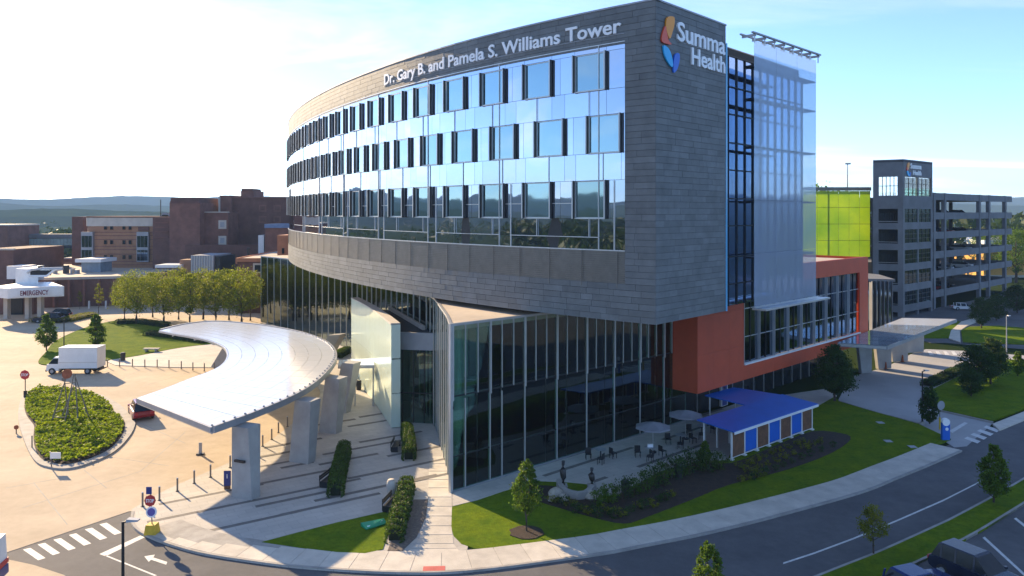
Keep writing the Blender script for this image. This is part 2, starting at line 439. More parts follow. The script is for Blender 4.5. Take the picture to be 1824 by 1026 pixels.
def band(mb, cur, s0, s1, z0, z1, t0, t1, step=2.0):
    n = max(1, int((s1 - s0) / step)); k0 = len(mb.v)
    for i in range(n + 1):
        t = s0 + (s1 - s0) * i / n
        a = cur.off(t, t0); b = cur.off(t, t1)
        mb.v += [(a.x, a.y, z0), (b.x, b.y, z0), (b.x, b.y, z1), (a.x, a.y, z1)]
    for i in range(n):
        q = k0 + i * 4
        for j in range(4):
            mb.f.append((q + j, q + (j + 1) % 4, q + 4 + (j + 1) % 4, q + 4 + j)); mb.mi.append(mb.cur)
    mb.f.append((k0, k0 + 3, k0 + 2, k0 + 1)); mb.mi.append(mb.cur)
    q = k0 + n * 4; mb.f.append((q, q + 1, q + 2, q + 3)); mb.mi.append(mb.cur)
    return mb
def text_mesh(body):
    cu = bpy.data.curves.new('text', 'FONT'); cu.body = body; cu.extrude = 0.06; cu.resolution_u = 3
    cu.offset = 0.018
    o = bpy.data.objects.new('text', cu); COL.objects.link(o)
    dg = bpy.context.evaluated_depsgraph_get()
    me = bpy.data.meshes.new_from_object(o.evaluated_get(dg))
    bm = bmesh.new(); bm.from_mesh(me)
    seen = set(); isl = []
    for v in bm.verts:
        if v.index in seen: continue
        st = [v]; seen.add(v.index); ids = []
        while st:
            a = st.pop(); ids.append(a.index)
            for e in a.link_edges:
                b = e.other_vert(a)
                if b.index not in seen: seen.add(b.index); st.append(b)
        isl.append(ids)
    vs = [tuple(v.co) for v in bm.verts]; fs = [tuple(x.index for x in f.verts) for f in bm.faces]
    bm.free()
    # islands that share most of their width belong to one letter (the dot of an i)
    rng = [[min(vs[i][0] for i in a), max(vs[i][0] for i in a), list(a)] for a in isl]
    rng.sort(key=lambda r: r[0]); out = []
    for r in rng:
        if out and min(r[1], out[-1][1]) - max(r[0], out[-1][0]) > 0.6 * min(r[1] - r[0], out[-1][1] - out[-1][0]):
            out[-1][1] = max(out[-1][1], r[1]); out[-1][2] += r[2]
        else: out.append(r)
    bpy.data.objects.remove(o); bpy.data.curves.remove(cu); bpy.data.meshes.remove(me)
    W = max(v[0] for v in vs); letters = []
    for r in out:
        ids = set(r[2]); mp = {k: i for i, k in enumerate(r[2])}
        letters.append(([vs[i] for i in r[2]], [tuple(mp[i] for i in f) for f in fs if f[0] in ids]))
    return W, letters
def lettering(body, fn, m, parent, name='letter', width=1.0, height=1.0):
    """fn(u, v, w) -> world point; u along in metres (0..width), v up (cap height = height), w outwards"""
    W, letters = text_mesh(body)
    for vs, fs in letters:
        b = MB(); b.add([fn(x / W * width, y / 0.69 * height, z) for x, y, z in vs], fs)
        b.build(name, m, parent)

# ================================================================ GROUND
def poly(pxs, z=0.0, n=0, closed=True):
    p = [G2(a, b, z) for a, b in pxs]
    return smooth(p, n, closed) if n else p
def sheet(name, pts, z0, z1, m, parent=None):
    return struct(name, MB().prism(pts, z0, z1), m, parent)

M_LAND = mat('far_land', (0.045, 0.065, 0.022), 0.95, 0.2, 0.012, col2=(0.022, 0.038, 0.014), spec=0.0)
g = MB()
# one sheet to the horizon, finer near the camera
def ring(n, r): return [(r * math.cos(2 * math.pi * i / n), 60 + r * math.sin(2 * math.pi * i / n), -0.06) for i in range(n)]
r0 = ring(48, 400); r1 = ring(48, 9000)
g.add(r0, [tuple(range(48))]); g.add(r0 + r1, [(i, (i + 1) % 48, 48 + (i + 1) % 48, 48 + i) for i in range(48)])
g.build('ground', M_LAND, kind='structure', fix=False)

# roads and car parks in front
sheet('road', [(-150, -60), (130, -60), (165, 62), (120, 98), (52, 76), (20, 52), (-5, 46), (-24, 52), (-44, 50), (-150, 50)], -0.05, 0.0, M_ASPH)
# drop-off drive
sheet('drop_off_drive', [(-25.6, 50.6), (-29.7, 44.5), (-37, 33.5), (-170, 33.5), (-170, 170), (-46, 170), (-30, 112), (-15, 92), (-9, 72), (-14, 55)], -0.04, 0.02, M_CONC)

dj = bpy.data.objects['drop_off_drive']
for (a, b) in [((40, 905), (250, 840)), ((120, 935), (60, 860)), ((250, 840), (330, 770)), ((10, 870), (120, 850)), ((300, 830), (200, 815)), ((190, 870), (150, 838)), ((245, 752), (330, 790)), ((10, 690), (60, 668)), ((0, 650), (70, 655)), ((250, 690), (330, 665)), ((180, 690), (250, 660))]:
    MB().wall(G2(*a), G2(*b), .0, .024, -.03, .03).build('joint', M_KERB, dj)

KERB = [(234, 914), (233, 931), (242, 946), (265, 959), (302, 973), (356, 988), (428, 1000), (520, 1012), (629, 1020), (720, 1023.5), (796, 1023), (885, 1015), (990, 1001), (1083, 988),
        (1148, 975), (1236, 958), (1330, 936), (1424, 911), (1500, 890), (1554, 873), (1604, 852), (1660, 829), (1714, 805)]
KW = smooth([G2(*p) for p in KERB], 6)
KC = Curve(KW)
pl = list(KW[:KW.index(min(KW, key=lambda p: abs(p[0] - (-2.6)) + abs(p[1] - 41.8))) + 1])
# plaza in front of the entrance: road kerb, corner of the glass, entrance, then the line of the bollards
EDGE = [(232, 912), (262, 893), (300, 873), (345, 853), (395, 832), (445, 807), (482, 786), (520, 757), (556, 727), (570, 700), (556, 682), (515, 668), (460, 660), (385, 656), (300, 655), (190, 651)]
EW = smooth([G2(*p) for p in EDGE], 5)
plaza = pl + [(-2.6, 46), (-4.0, 53.0), (-6, 72), (-14, 92), (-24, 112), (-44, 137), (-58, 128), G2(230, 570), G2(330, 592), G2(190, 645)] + EW[::-1][1:-1]
pz = sheet('plaza', plaza, -0.05, 0.10, M_PLAZA)

# sidewalk: slabs along the road kerb
sw = MB()
for i in range(len(KW) - 1):
    pass
swo = struct('sidewalk', band(MB(), KC, 4.0, KC.L, -0.04, 0.108, -2.6, -0.16, 1.5), M_KERB)
t = 5.0
while t < KC.L - 1.6:
    a, b = KC.at(t), KC.at(t + 1.75)
    wd = 2.55 if t > 16 else 0.6 + 1.95 * max(0, (t - 5) / 11)
    ia, ib = KC.off(t, -wd), KC.off(t + 1.75, -wd)
    ka, kb = KC.off(t, -0.2), KC.off(t + 1.75, -0.2)
    g_ = 0.012
    def L(p, q, k): return p + (q - p) * k
    e = 0.009
    q = [L(ka, kb, e), L(ka, kb, 1 - e), L(ib, ia, e), L(ib, ia, 1 - e)]
    MB().prism([(p.x, p.y) for p in q], 0.02, 0.122 + random.uniform(0, .004)).build('slab', M_WALK, swo)
    t += 1.75
kb = MB(); band(kb, KC, 0, KC.L, -0.04, 0.135, -0.17, 0.0, 0.8)
struct('kerb', kb, M_KERB)
# path past the glass corner, in slabs
pth = struct('path', MB().prism([G2(763, 880), G2(806, 880), G2(806, 905), G2(804, 960), G2(812, 985), G2(775, 1000), G2(700, 1000), G2(742, 975), G2(757, 940)], -0.04, 0.106), M_KERB)
PL = [(765, 815), (764, 842), (763, 872), (762, 905), (757, 940), (742, 972), (722, 990)]
PR = [(803, 815), (803, 842), (804, 872), (805, 905), (804, 940), (808, 972), (820, 988)]
for i in range(len(PL) - 1):
    for k in range(2):
        def q(l, t_, s_): return (l[i][0] * (1 - t_) + l[i + 1][0] * t_, l[i][1] * (1 - t_) + l[i + 1][1] * t_)
        t0, t1 = k / 2 + 0.02, (k + 1) / 2 - 0.02
        MB().prism([G2(*q(PL, t0, 0)), G2(*q(PR, t0, 0)), G2(*q(PR, t1, 0)), G2(*q(PL, t1, 0))], 0.02, 0.118).build('slab', M_WALK, pth)
MB().prism([G2(754, 1013), G2(793, 1012), G2(793, 1021), G2(753, 1021)], 0.1, 0.132).build('tactile_pad', M_RED, swo)

# dark paver strips across the plaza
sd = Vector((0.835, 0.55)).normalized()
STRIPS = [((283, 901), 7.0), ((262, 933), 14.5), ((311, 962), 7.5), ((455, 835), 3.6), ((452, 866), 6.5), ((455, 905), 5.5), ((500, 920), 7.0), ((500, 836), 2.6),
          ((568, 830), 5.0), ((575, 812), 7.5), ((560, 895), 9.5), ((620, 855), 12), ((640, 790), 6), ((620, 762), 5), ((690, 815), 6.5), ((735, 860), 5), ((560, 760), 4), ((430, 822), 4.5), ((470, 800), 5.0), ((640, 745), 4)]
for si, (p, L_) in enumerate(STRIPS):
    a = Vector(G2(*p)); b = a + sd * L_
    n = Vector((-sd.y, sd.x)) * 0.19
    MB().prism([tuple(a - n), tuple(b - n), tuple(b + n), tuple(a + n)], 0.05, 0.104 + si * .0015).build('paving_strip', M_STRIP, pz)

# painted markings
def paint(name, pxs, z=0.004, m=M_PAINT):
    b = MB(); p = [(*G2(x, y), z) for x, y in pxs]; b.add(p, [tuple(range(len(p)))])
    o = b.build(name, m, kind='structure')
    if o.data.polygons[0].normal.z < 0: o.data.flip_normals()
    return o
for (x, y) in [(61, 987), (87, 978), (115, 969.5), (142.5, 961), (171, 951), (197, 942)]:
    paint('crosswalk_bar', [(x - 20, y - 8), (x - 7, y - 11), (x + 20, y + 7), (x + 7, y + 11)])
paint('stop_line', [(177, 987), (250, 954), (258, 957), (188, 991)])
paint('lane_line', [(186, 990), (190, 989), (280, 1025), (275, 1026)])
paint('lane_arrow', [(257, 991), (276, 988), (273, 993), (298, 1001), (296, 1006), (269, 997), (265, 1001)])
paint('lane_line', [(1395, 1002), (1450, 984), (1520, 958), (1600, 925), (1680, 890), (1760, 850), (1760, 852), (1680, 893), (1600, 928), (1520, 961), (1450, 987), (1395, 1005)])
for k in range(4):
    x, y = 1725 + k * 11.5, 783 - k * 6.6
    paint('crosswalk_bar', [(x - 8, y - 2), (x - 2, y - 5), (x + 22, y + 3), (x + 16, y + 7)], 0.012)
paint('stop_line', [(1690, 768), (1718, 752), (1724, 754), (1697, 771)], 0.012)
for k in range(4):
    paint('crosswalk_bar', [(1652 + k * 14, 626), (1658 + k * 14, 626), (1664 + k * 14, 633), (1656 + k * 14, 633)], 0.03)
# bottom-left pavement corner
sheet('pavement', poly([(-80, 985), (23, 1002), (60, 1010), (114, 1028), (160, 1062), (-80, 1062)]), -0.04, 0.12, M_CONC)

# ---- lawns
LZ = 0.13
sheet('lawn', poly([(69, 648), (82, 628), (100, 608), (140, 589), (185, 576), (230, 570), (290, 578), (345, 592), (385, 603), (385, 612), (318, 621), (234, 637), (160, 646), (110, 651)], 0, 5), -0.04, LZ, M_GRASS)
sheet('lawn', poly([(466, 969), (530, 952), (600, 934), (701, 911), (700, 930), (690, 957), (682, 982), (650, 989), (600, 987), (540, 980)]), -0.04, LZ, M_GRASS)
sheet('lawn', poly([(806, 903), (803, 920), (803, 940), (808, 958), (822, 972), (846, 980), (880, 981), (930, 975), (1030, 960), (1130, 943), (1236, 920), (1330, 900), (1424, 879), (1554, 838), (1620, 813), (1694, 784),
                    (1636, 757), (1500, 718), (1470, 700), (1330, 715), (1218, 752), (945, 840), (850, 880)]), -0.04, 0.117, M_GRASS)
# right-hand lawns
sheet('lawn', poly([(1648, 713), (1642, 704), (1712, 668), (1745, 650), (1780, 640), (1900, 650), (1900, 690), (1824, 730), (1768, 751), (1720, 741), (1660, 728)]), -0.04, LZ, M_GRASS)
sheet('lawn', poly([(1712, 590), (1726, 583), (1780, 581), (1900, 592), (1900, 620), (1790, 612), (1715, 610)]), -0.04, LZ, M_GRASS)
sheet('lawn', poly([(1640, 597), (1660, 585), (1700, 572), (1712, 574), (1695, 590), (1690, 603), (1640, 603)]), -0.04, LZ, M_GRASS)
# verge between the road and the car park, bottom right
VU = [(1380, 1052), (1440, 1034), (1500, 1010), (1557, 988), (1615, 962), (1689, 928), (1755, 893), (1806, 864), (1870, 826)]
VD = [(1870, 872), (1806, 912), (1750, 947), (1706, 971), (1655, 996), (1615, 1015), (1560, 1040), (1500, 1062)]
sheet('verge', poly(VU + VD), -0.04, LZ, M_GRASS)
vk = MB()
for P in (VU, VD):
    c = Curve([G2(*p) for p in P]); band(vk, c, 0, c.L, -0.04, 0.145, 0.0, 0.16, 1.5)
struct('kerb', vk, M_KERB)
for (a, b) in [((1806, 924), (1870, 975)), ((1750, 958), (1824, 1026)), ((1662, 1004), (1680, 1030)), ((1706, 980), (1760, 1030))]:
    paint('parking_line', [a, (a[0] + 4, a[1] - 2), (b[0] + 4, b[1] - 2), b])
# right-hand road sidewalk beyond the drive mouth
sheet('sidewalk', poly([(1768, 757), (1824, 735), (1900, 700), (1900, 712), (1824, 750), (1780, 768)]), -0.04, 0.12, M_WALK)
# patient drive on the right, with its kerbs
DRV = [(1493, 713), (1505, 690), (1512, 672), (1578, 654), (1628, 628), (1650, 622), (1739, 626), (1900, 640), (1900, 652), (1780, 641), (1745, 649), (1712, 667), (1645, 704), (1640, 714), (1650, 727), (1700, 739), (1768, 754), (1722, 795), (1700, 797), (1640, 757)]
sheet('patient_drive', poly(DRV), -0.04, 0.008, mat('drive_grey', (0.42, 0.41, 0.40), 0.85, 0.1, 0.2, 0.2, 16, col2=(0.33, 0.325, 0.32)))
sheet('cross_road', poly([(1500, 606), (1560, 601), (1650, 608), (1900, 628), (1900, 616), (1715, 612), (1650, 603), (1636, 600), (1560, 595)]), -0.03, 0.016, M_ASPH)
sheet('sidewalk', poly([(1690, 604), (1694, 590), (1712, 574), (1745, 565), (1752, 568), (1722, 582), (1710, 590), (1711, 611)]), -0.03, 0.14, M_WALK)
sheet('back_road', [(64, 116), (180, 119), (190, 200), (128, 192), (86, 156), (64, 142)], -0.03, 0.012, M_ASPH)
k2 = MB(); c = Curve(smooth([G2(*p) for p in [(1640, 757), (1560, 736), (1493, 716)]], 4)); band(k2, c, 0, c.L, -0.03, 0.15, 0, 0.16)
c = Curve(smooth([G2(*p) for p in [(1745, 650), (1712, 668), (1660, 694), (1642, 706), (1644, 718), (1660, 729), (1710, 741), (1768, 754)]], 5)); band(k2, c, 0, c.L, -0.03, 0.15, -0.16, 0.0, 0.6)
struct('kerb', k2, M_KERB)

# ---- terrace under the overhang, with strips
PAT = [(806, 905), (808, 880), (945, 838), (1041, 809), (1131, 777), (1218, 752), (1330, 715), (1468, 695), (1490, 706), (1440, 735), (1303, 805), (1296, 822), (1240, 824), (1174, 843), (1098, 886), (1068, 886),
       (1050, 866), (1010, 862), (960, 860), (900, 877), (850, 894)]
pat = sheet('terrace', poly(PAT), -0.03, 0.135, M_PLAZA)
td = Vector((0.749, 0.662))
for (p, L_) in [((968, 851), 10.5), ((1136, 835), 9.5), ((1180, 786), 8), ((1190, 760), 9), ((1055, 862), 1.6)]:
    a = Vector(G2(*p)); b = a + td * L_; n = Vector((-td.y, td.x)) * 0.2
    MB().prism([tuple(a - n), tuple(b - n), tuple(b + n), tuple(a + n)], 0.1, 0.141).build('paving_strip', M_STRIP, pat)
BED = [(955, 868), (1000, 872), (1030, 886), (1060, 893), (1098, 889), (1140, 867), (1190, 845), (1240, 826), (1303, 828), (1380, 797), (1447, 771), (1500, 775), (1515, 785), (1480, 810), (1400, 840), (1300, 866), (1235, 892),
       (1150, 925), (1112, 936), (1060, 926), (1000, 909), (960, 896), (940, 880)]
sheet('planting_bed', poly(BED, 0, 3), -0.03, 0.15, M_MULCH)
sheet('gravel_bed', poly([(736, 893), (762, 893), (758, 925), (742, 960), (716, 985), (690, 985), (700, 960), (722, 930)]), -0.03, 0.135, M_GRAVEL)
sheet('tree_ring', [(G2(938, 952)[0] + 1.05 * math.cos(a * .4) * (1 + .1 * math.sin(3 * a)), G2(938, 952)[1] + 1.0 * math.sin(a * .4)) for a in range(16)], 0.0, 0.16, M_MULCH)

# ---- drop-off island: kerb, ground cover
ISL = [(38, 712), (32, 741), (39, 776), (60, 821), (88, 835), (123, 837), (164, 826), (205, 806), (233, 776), (241, 752), (229, 738), (212, 722), (182, 706), (140, 695), (85, 691), (55, 695)]
IW = poly(ISL, 0, 5)
cx_ = sum(p[0] for p in IW) / len(IW); cy_ = sum(p[1] for p in IW) / len(IW)
def shrink(P, d):
    out = []
    for p in P:
        v = Vector((cx_ - p[0], cy_ - p[1])); v.normalize(); out.append((p[0] + v.x * d, p[1] + v.y * d))
    return out
sheet('island', IW, -0.03, 0.16, M_KERB)
sheet('island_bed', shrink(IW, 1.1), 0.1, 0.19, M_MULCH)

# ================================================================ HOSPITAL TOWER
ZT, ZB = 34.2, 12.45
ZG1, ZG0 = 31.78, 17.3        # glazed band
ZL0 = 14.75                   # foot of the louvre band
def head(s):
    k = [(0, 142.2), (30, 125.7), (60, 115.9), (90, 105.9), (104, 92), (118, 60), (132, 30)]
    for (a, x), (b, y) in zip(k, k[1:]):
        if s <= b: return R(x + (y - x) * (s - a) / (b - a))
    return R(k[-1][1])
pts = [(9.608, 50.689)]; s = 0.0
while s < 130:
    h = head(s + .25); pts.append((pts[-1][0] + .5 * math.cos(h), pts[-1][1] + .5 * math.sin(h))); s += .5
TC = Curve(pts[::-1]); TL = TC.L
def TS(s): return TL - s
def C(s, k=0.0): p = TC.off(TS(s), k); return (p.x, p.y)
A = Vector(pts[0]); rd = Vector((0.685, 0.728)).normalized(); rn = Vector((rd.y, -rd.x))
B = A + rd * 9.75
def RF(u, k=0.0): p = A + rd * u + rn * k; return (p.x, p.y)
tower = thing('hospital_tower', 'curved grey stone and glass hospital tower with cantilevered upper storeys', 'building', (10, 75, 0))

# core walls behind the cladding
core = [RF(-0.0, -0.3), RF(9.6, -0.3)]
GW0 = B - rn * 1.3; GW1 = GW0 + rd * 17.5
inner = [C(s, -0.3) for s in [0.3] + list(range(4, 126, 4))]
back = [(GW1.x, GW1.y), (GW1.x - 4, GW1.y + 6)]
plan = [(GW0.x - rn.x * .3, GW0.y - rn.y * .3), (GW1.x - rn.x * .3, GW1.y - rn.y * .3), (GW1.x - 16, GW1.y + 22)] + inner[::-1] + [RF(0.3, -0.3), RF(9.55, -0.3)]
MB().prism(plan, ZB + 0.05, ZT - 0.9).build('core_wall', M_STONEB, tower)
roof = MB().prism([(x, y) for x, y in plan], ZT - 0.88, ZT - 0.8).build('roof', M_ROOFT, tower)
soff = MB(); soff.prism(plan, ZB, ZB + 0.045); soff.build('soffit', mat('soffit_panel', (0.30, 0.27, 0.24), 0.7, 0.06), tower)
cop = MB(); band(cop, TC, 4, TS(-0.15), ZT, ZT + .12, -0.5, 0.06, 2); cop.wall(RF(0), RF(9.8), ZT, ZT + .12, -0.5, 0.06)
cop.build('coping', M_GREY, tower)
par = MB(); band(par, TC, 4, TS(0), ZT - 1, ZT, -0.5, -0.2, 2); par.wall(RF(.2), RF(9.7), ZT - 1, ZT, -0.5, -0.2)
par.build('parapet', M_STONEB, tower)

# stone cladding, panel by panel on the near faces, joined farther round
cl = MB().wall(RF(0.02, 0), RF(9.72, 0), ZB + .02, ZT - .02, -0.3, -0.06).build('stone_wall', M_STONEB, tower)
n_panel = 0
HC = (ZT - ZB) / 50
for i in range(50):
    z0 = ZB + i * HC; u = -0.1
    first = True
    while u < 9.7:
        w = random.uniform(1.0, 2.3); u1 = min(u + w, 9.75)
        if 9.75 - u1 < .5: u1 = 9.75
        piece('stone_panel', M_STONE, cl, RF(max(u, 0.0) + .006), RF(u1 - .006), z0 + .012, z0 + HC - .008, -0.05, random.uniform(0, .012)); n_panel += 1
        u = u1
stuff = MB()
def spanel(s0, s1, z0, z1):
    a, b = C(s1), C(s0); d = Vector(b) - Vector(a); d.normalize()
    a = Vector(a) + d * .008; b = Vector(b) - d * .008
    stuff.wall(tuple(a), tuple(b), z0 + .012, z1 - .01, -0.05, random.uniform(0, .014))
for i in range(50):
    z0 = ZB + i * HC; z1 = z0 + HC
    lim = 2.35 if ZL0 - .1 < z0 and z1 < ZG1 + .1 else 108
    s = 0.0
    while s < lim - .01:
        s1 = min(s + random.uniform(1.0, 2.3), lim)
        if lim - s1 < .6: s1 = lim
        spanel(s, s1, z0, z1); s = s1
stuff.build('stone_cladding', M_STONE, tower, kind='stuff')
# louvred mesh band
lv = MB(); z = ZL0
lb = band(MB(), TC, TS(110), TS(2.35), ZL0, ZG0, -0.22, -0.12, 2).build('louvre_backing', M_LOUV, tower)
k = 0
while z < ZG0 - .1:
    band(lv, TC, TS(110), TS(2.37), z + .03, z + .085, -0.12, -0.02, 2); z += .15
lv.build('louvre', M_LOUV, lb, kind='stuff')
for s in range(3, 110, 3):
    MB().wall(C(s + .03, 0), C(s - .03, 0), ZL0, ZG0, -0.03, 0.015).build('louvre_seam', M_LOUV, lb)

# ---- glazed band: every pane its own panel on the near part
PIT = 4.87
ROWS = [(28.62, 31.3, 3.85, 0), (24.15, 26.85, 2.65, 1), (19.55, 22.25, 3.85, 2)]
fz = MB(); band(fz, TC, TS(110), TS(2.35), ZG0, ZG1, -0.3, -0.1, 2); fz.build('facade_backing', M_STONEB, tower)
farglass = MB()
def gp(s0, s1, z0, z1):
    """glass panel between arc lengths s0 < s1 measured from the corner"""
    if s1 - s0 < .12: return
    a, b = C(s1 - .012), C(s0 + .012)
    if s0 < 48: piece('glass_panel', M_FACADE, tower, a, b, z0 + .012, z1 - .012, -0.07, -0.02, 0.0035)
    else: farglass.wall(a, b, z0 + .012, z1 - .012, -0.07, -0.02)
S0, S1 = 2.35, 108
def splits(row_s, sub):
    """module joints of a row: (start, end, is_window)"""
    out = []; s = row_s
    if s > S0: out.append((S0, s, False))
    while s < S1:
        out.append((s, s + 2.75, True)); e = s + 2.75; nx = s + PIT
        out.append((e, e + (nx - e) * .62, False)); out.append((e + (nx - e) * .62, nx, False)); s = nx
    return out
levels = [ZG1]
wins = []
for (z0, z1, ss, r) in ROWS:
    sp = splits(ss, r)
    for (a, b, w) in sp:
        if w: wins.append((a, b, z0, z1, r))
        elif r == 2:
            gp(a, b, z0 + 1.1, z1); gp(a, b, z0, z0 + 1.1)
        else: gp(a, b, z0, z1)
# strips above, between and below the rows
def strip(z0, z1, start, cuts):
    s = start
    if s > S0: gp(S0, s, z0, z1)
    i = 0
    while s < S1:
        n = s + cuts[i % len(cuts)]; gp(s, n, z0, z1); s = n; i += 1
strip(31.3, ZG1, 3.85, [2.75, 2.12])
strip(26.85, 28.62, 3.85, [1.35, 2.3, 1.22])
strip(22.25, 24.15, 2.65, [1.45, 2.4, 1.02])
strip(18.22, 19.55, 3.2, [1.3, 8.44])
strip(ZG0 + .06, 18.22, 3.2, [1.3, 8.44])
farglass.build('glass_panel', M_FACADE, tower, kind='stuff')
# pale mullion caps
mu = 0
def cap_v(s, z0, z1, w=.05):
    MB().wall(C(s + w / 2), C(s - w / 2), z0, z1, -0.03, 0.035).build('mullion', M_ALU, tower)
def cap_h(s0, s1, z, h=.05):
    b = MB(); band(b, TC, TS(s1), TS(s0), z - h / 2, z + h / 2, -0.03, 0.035, 1.5); b.build('transom', M_ALU, tower)
cap_h(S0, S1, ZG0 + .03, .08); cap_h(S0, S1, ZG1, .06)
s = 3.2; i = 0
while s < 70:
    cap_v(s, ZG0, ZG1 if i % 2 else 22.2, .07 if i % 2 == 0 else .05)
    if i % 2: cap_h(s, min(s + 8.44, 75), 18.22)
    s += 1.3 if i % 2 == 0 else 8.44; i += 1
for (a, b, z0, z1, r) in wins:
    if a < 52:
        if r == 2: cap_h(b, a + PIT, z0 + 1.1); 
        cap_v((a + b) / 2 + .1, z0 - (1.77 if r == 0 else 1.9 if r == 1 else 1.33), z0, .035)
# windows: pane, two deep fins, sill, head
FD = 0.27
for (a, b, z0, z1, r) in wins:
    if a > 100: continue
    m_ = MB(); p, q = C(b - .03), C(a + .03)
    m_.wall(p, q, z0 + .03, z0 + .09, -.06, .03).wall(p, q, z1 - .09, z1 - .03, -.06, .03)
    p2, q2 = C(b - .03), C(b - .12); m_.wall(p2, q2, z0 + .09, z1 - .09, -.06, .03)
    p2, q2 = C(a + .12), C(a + .03); m_.wall(p2, q2, z0 + .09, z1 - .09, -.06, .03)
    wo = m_.build('window', M_ALU, tower)
    piece('pane', M_PANE, wo, C(b - .12), C(a + .12), z0 + .09, z1 - .09, -0.07, -0.03, 0.004)
    for e in (a, b):
        MB().wall(C(e + .035), C(e - .035), z0 - .02, z1 + .02, 0.036, FD).build('fin', M_BRONZE_FINSHADE, wo)  # fins coloured dark, so the shade on their sides is painted in
        MB().wall(C(e + .045), C(e - .045), z0 - .02, z1 + .02, FD, FD + .03).build('fin_edge', M_ALU, wo)
    MB().wall(C(b - .05), C(a + .05), z0 - .03, z0 + .03, .036, .14).build('sill', M_ALU, wo)

# ---- wall lettering on the parapet (follows the curve)
def f_name(u, v, w):
    p = TC.off(TS(32.3 - u), .05 + w * .8); return (p.x, p.y, 32.42 + v)
plate = MB(); band(plate, TC, TS(32.5), TS(2.4), 32.3, 32.34, 0.02, 0.05, 1.5)
sgn = plate.build('lettering_rail', M_GREY, tower)
lettering('Dr. Gary B. and Pamela S. Williams Tower', f_name, M_SIGNW, sgn, 'letter', 29.7, 0.98)
# logo on the right-hand face
def f_s(u, v, w): p = RF(2.55 + u, .06 + w); return (p[0], p[1], 31.95 + v)
def f_h(u, v, w): p = RF(4.45 + u, .06 + w); return (p[0], p[1], 30.55 + v)
lg = MB().wall(RF(2.6), RF(9.4), 31.86, 31.89, 0.02, 0.06).build('logo_rail', M_GREY, tower)
lettering('Summa', f_s, M_SIGNW, lg, 'letter', 6.95, 1.28)
lettering('Health', f_h, M_SIGNW, lg, 'letter', 5.05, 1.18)
def petal(pts2, m):
    b = MB(); P = smooth(pts2, 5, True)
    k = len(P); v0 = [(*RF(u, .05), z) for u, z in P]; v1 = [(*RF(u, .16), z) for u, z in P]
    b.add(v0 + v1, [tuple(range(k)), tuple(range(2 * k - 1, k - 1, -1))] + [(i, (i + 1) % k, k + (i + 1) % k, k + i) for i in range(k)])
    b.build('logo_petal', m, lg)
petal([(1.25, 33.25), (2.05, 33.42), (2.15, 33.0), (1.85, 32.3), (1.55, 31.85), (1.25, 32.1), (1.05, 32.7)], mat('logo_orange', (0.85, 0.30, 0.01), .4, .02))
petal([(0.95, 32.6), (1.12, 32.35), (1.35, 31.75), (1.75, 31.5), (1.2, 31.42), (0.55, 31.5), (0.6, 32.0)], mat('logo_red', (0.75, 0.085, 0.03), .4, .02))
petal([(0.75, 31.25), (1.35, 31.15), (1.75, 30.75), (1.95, 30.1), (1.75, 29.95), (1.25, 30.25), (0.85, 30.7)], mat('logo_cyan', (0.01, 0.42, 0.80), .4, .02))
petal([(2.15, 30.75), (2.45, 31.0), (2.8, 30.95), (2.75, 30.4), (2.45, 29.85), (2.05, 29.6), (2.0, 30.1)], mat('logo_blue', (0.005, 0.13, 0.62), .4, .02))

# ---- set-back curtain wall on the right, panes and transoms
def GWp(u, k=0.0): p = GW0 + rd * u + rn * k; return (p.x, p.y)
cwb = MB().wall(GWp(0), GWp(17.5), ZB, ZT - 1.6, -0.25, -0.1).build('curtain_wall', M_STONEB, tower)
lv_z = [ZB, 14.2, 16.4, 18.9, 21.1, 23.4, 25.6, 27.9, 30.1, ZT - 1.6]
for i in range(len(lv_z) - 1):
    for j in range(12):
        piece('pane', M_CURT, cwb, GWp(j * 1.4583 + .02), GWp(j * 1.4583 + 1.44), lv_z[i] + .02, lv_z[i + 1] - .02, -0.08, -0.03, 0.004)
for z in lv_z[1:]:
    MB().wall(GWp(0), GWp(17.5), z - .05, z + .05, -0.05, 0.06).build('transom', M_DARK, cwb)
for j in range(0, 13):
    MB().wall(GWp(j * 1.4583 - .03), GWp(j * 1.4583 + .03), ZB, ZT - 1.6, -0.03, 0.08).build('mullion', M_DARK, cwb)
MB().wall(RF(9.8), RF(9.98), ZB, ZT - 1.3, -1.25, .03).build('return_glass', mat('cyan_glass_edge', (.16, .50, .78), .15, .05), cwb)
# end wall glass
E1 = GW1; E2 = GW1 + Vector((-5, 9))
MB().wall((E1.x, E1.y), (E2.x, E2.y), ZB, ZT - 1.6, -0.2, 0.0).build('end_glass', M_CURT, tower)
# ---- frosted screen in front, with shelf brackets and a top frame
SC0 = Vector((19.1, 59.75)); SC1 = Vector((27.15, 67.7)); sv = (SC1 - SC0).normalized(); SL = (SC1 - SC0).length
def SP(u, k=0.0):
    n = Vector((sv.y, -sv.x)); p = SC0 + sv * u + n * k; return (p.x, p.y)
scr = MB().wall(SP(0), SP(SL), 12.42, 12.5, -0.06, 0.06).build('glass_screen', M_ALU, tower)
for i in range(5):
    for j in range(3):
        z0 = 12.55 + i * (33.55 - 12.55) / 5
        piece('pane', M_SCREEN, scr, SP(j * SL / 3 + .006), SP((j + 1) * SL / 3 - .006), z0 + .006, z0 + 4.2 - .006, -0.02, 0.01)
for z in (16.4, 20.9, 25.2, 29.0, 31.6):
    MB().wall(SP(0), SP(SL), z - .05, z + .05, -0.95, -0.04).build('shelf', M_DARK, scr)
    for u in (0.6, SL / 2, SL - .6):
        MB().wall(SP(u - .05), SP(u + .05), z - .12, z - .05, -1.2, -.1).build('bracket', M_DARK, scr)
tf = MB().wall(SP(-.3), SP(SL + .9), 34.1, 34.22, -1.1, -.95).wall(SP(-.3), SP(SL + .9), 34.1, 34.22, -.1, .1)
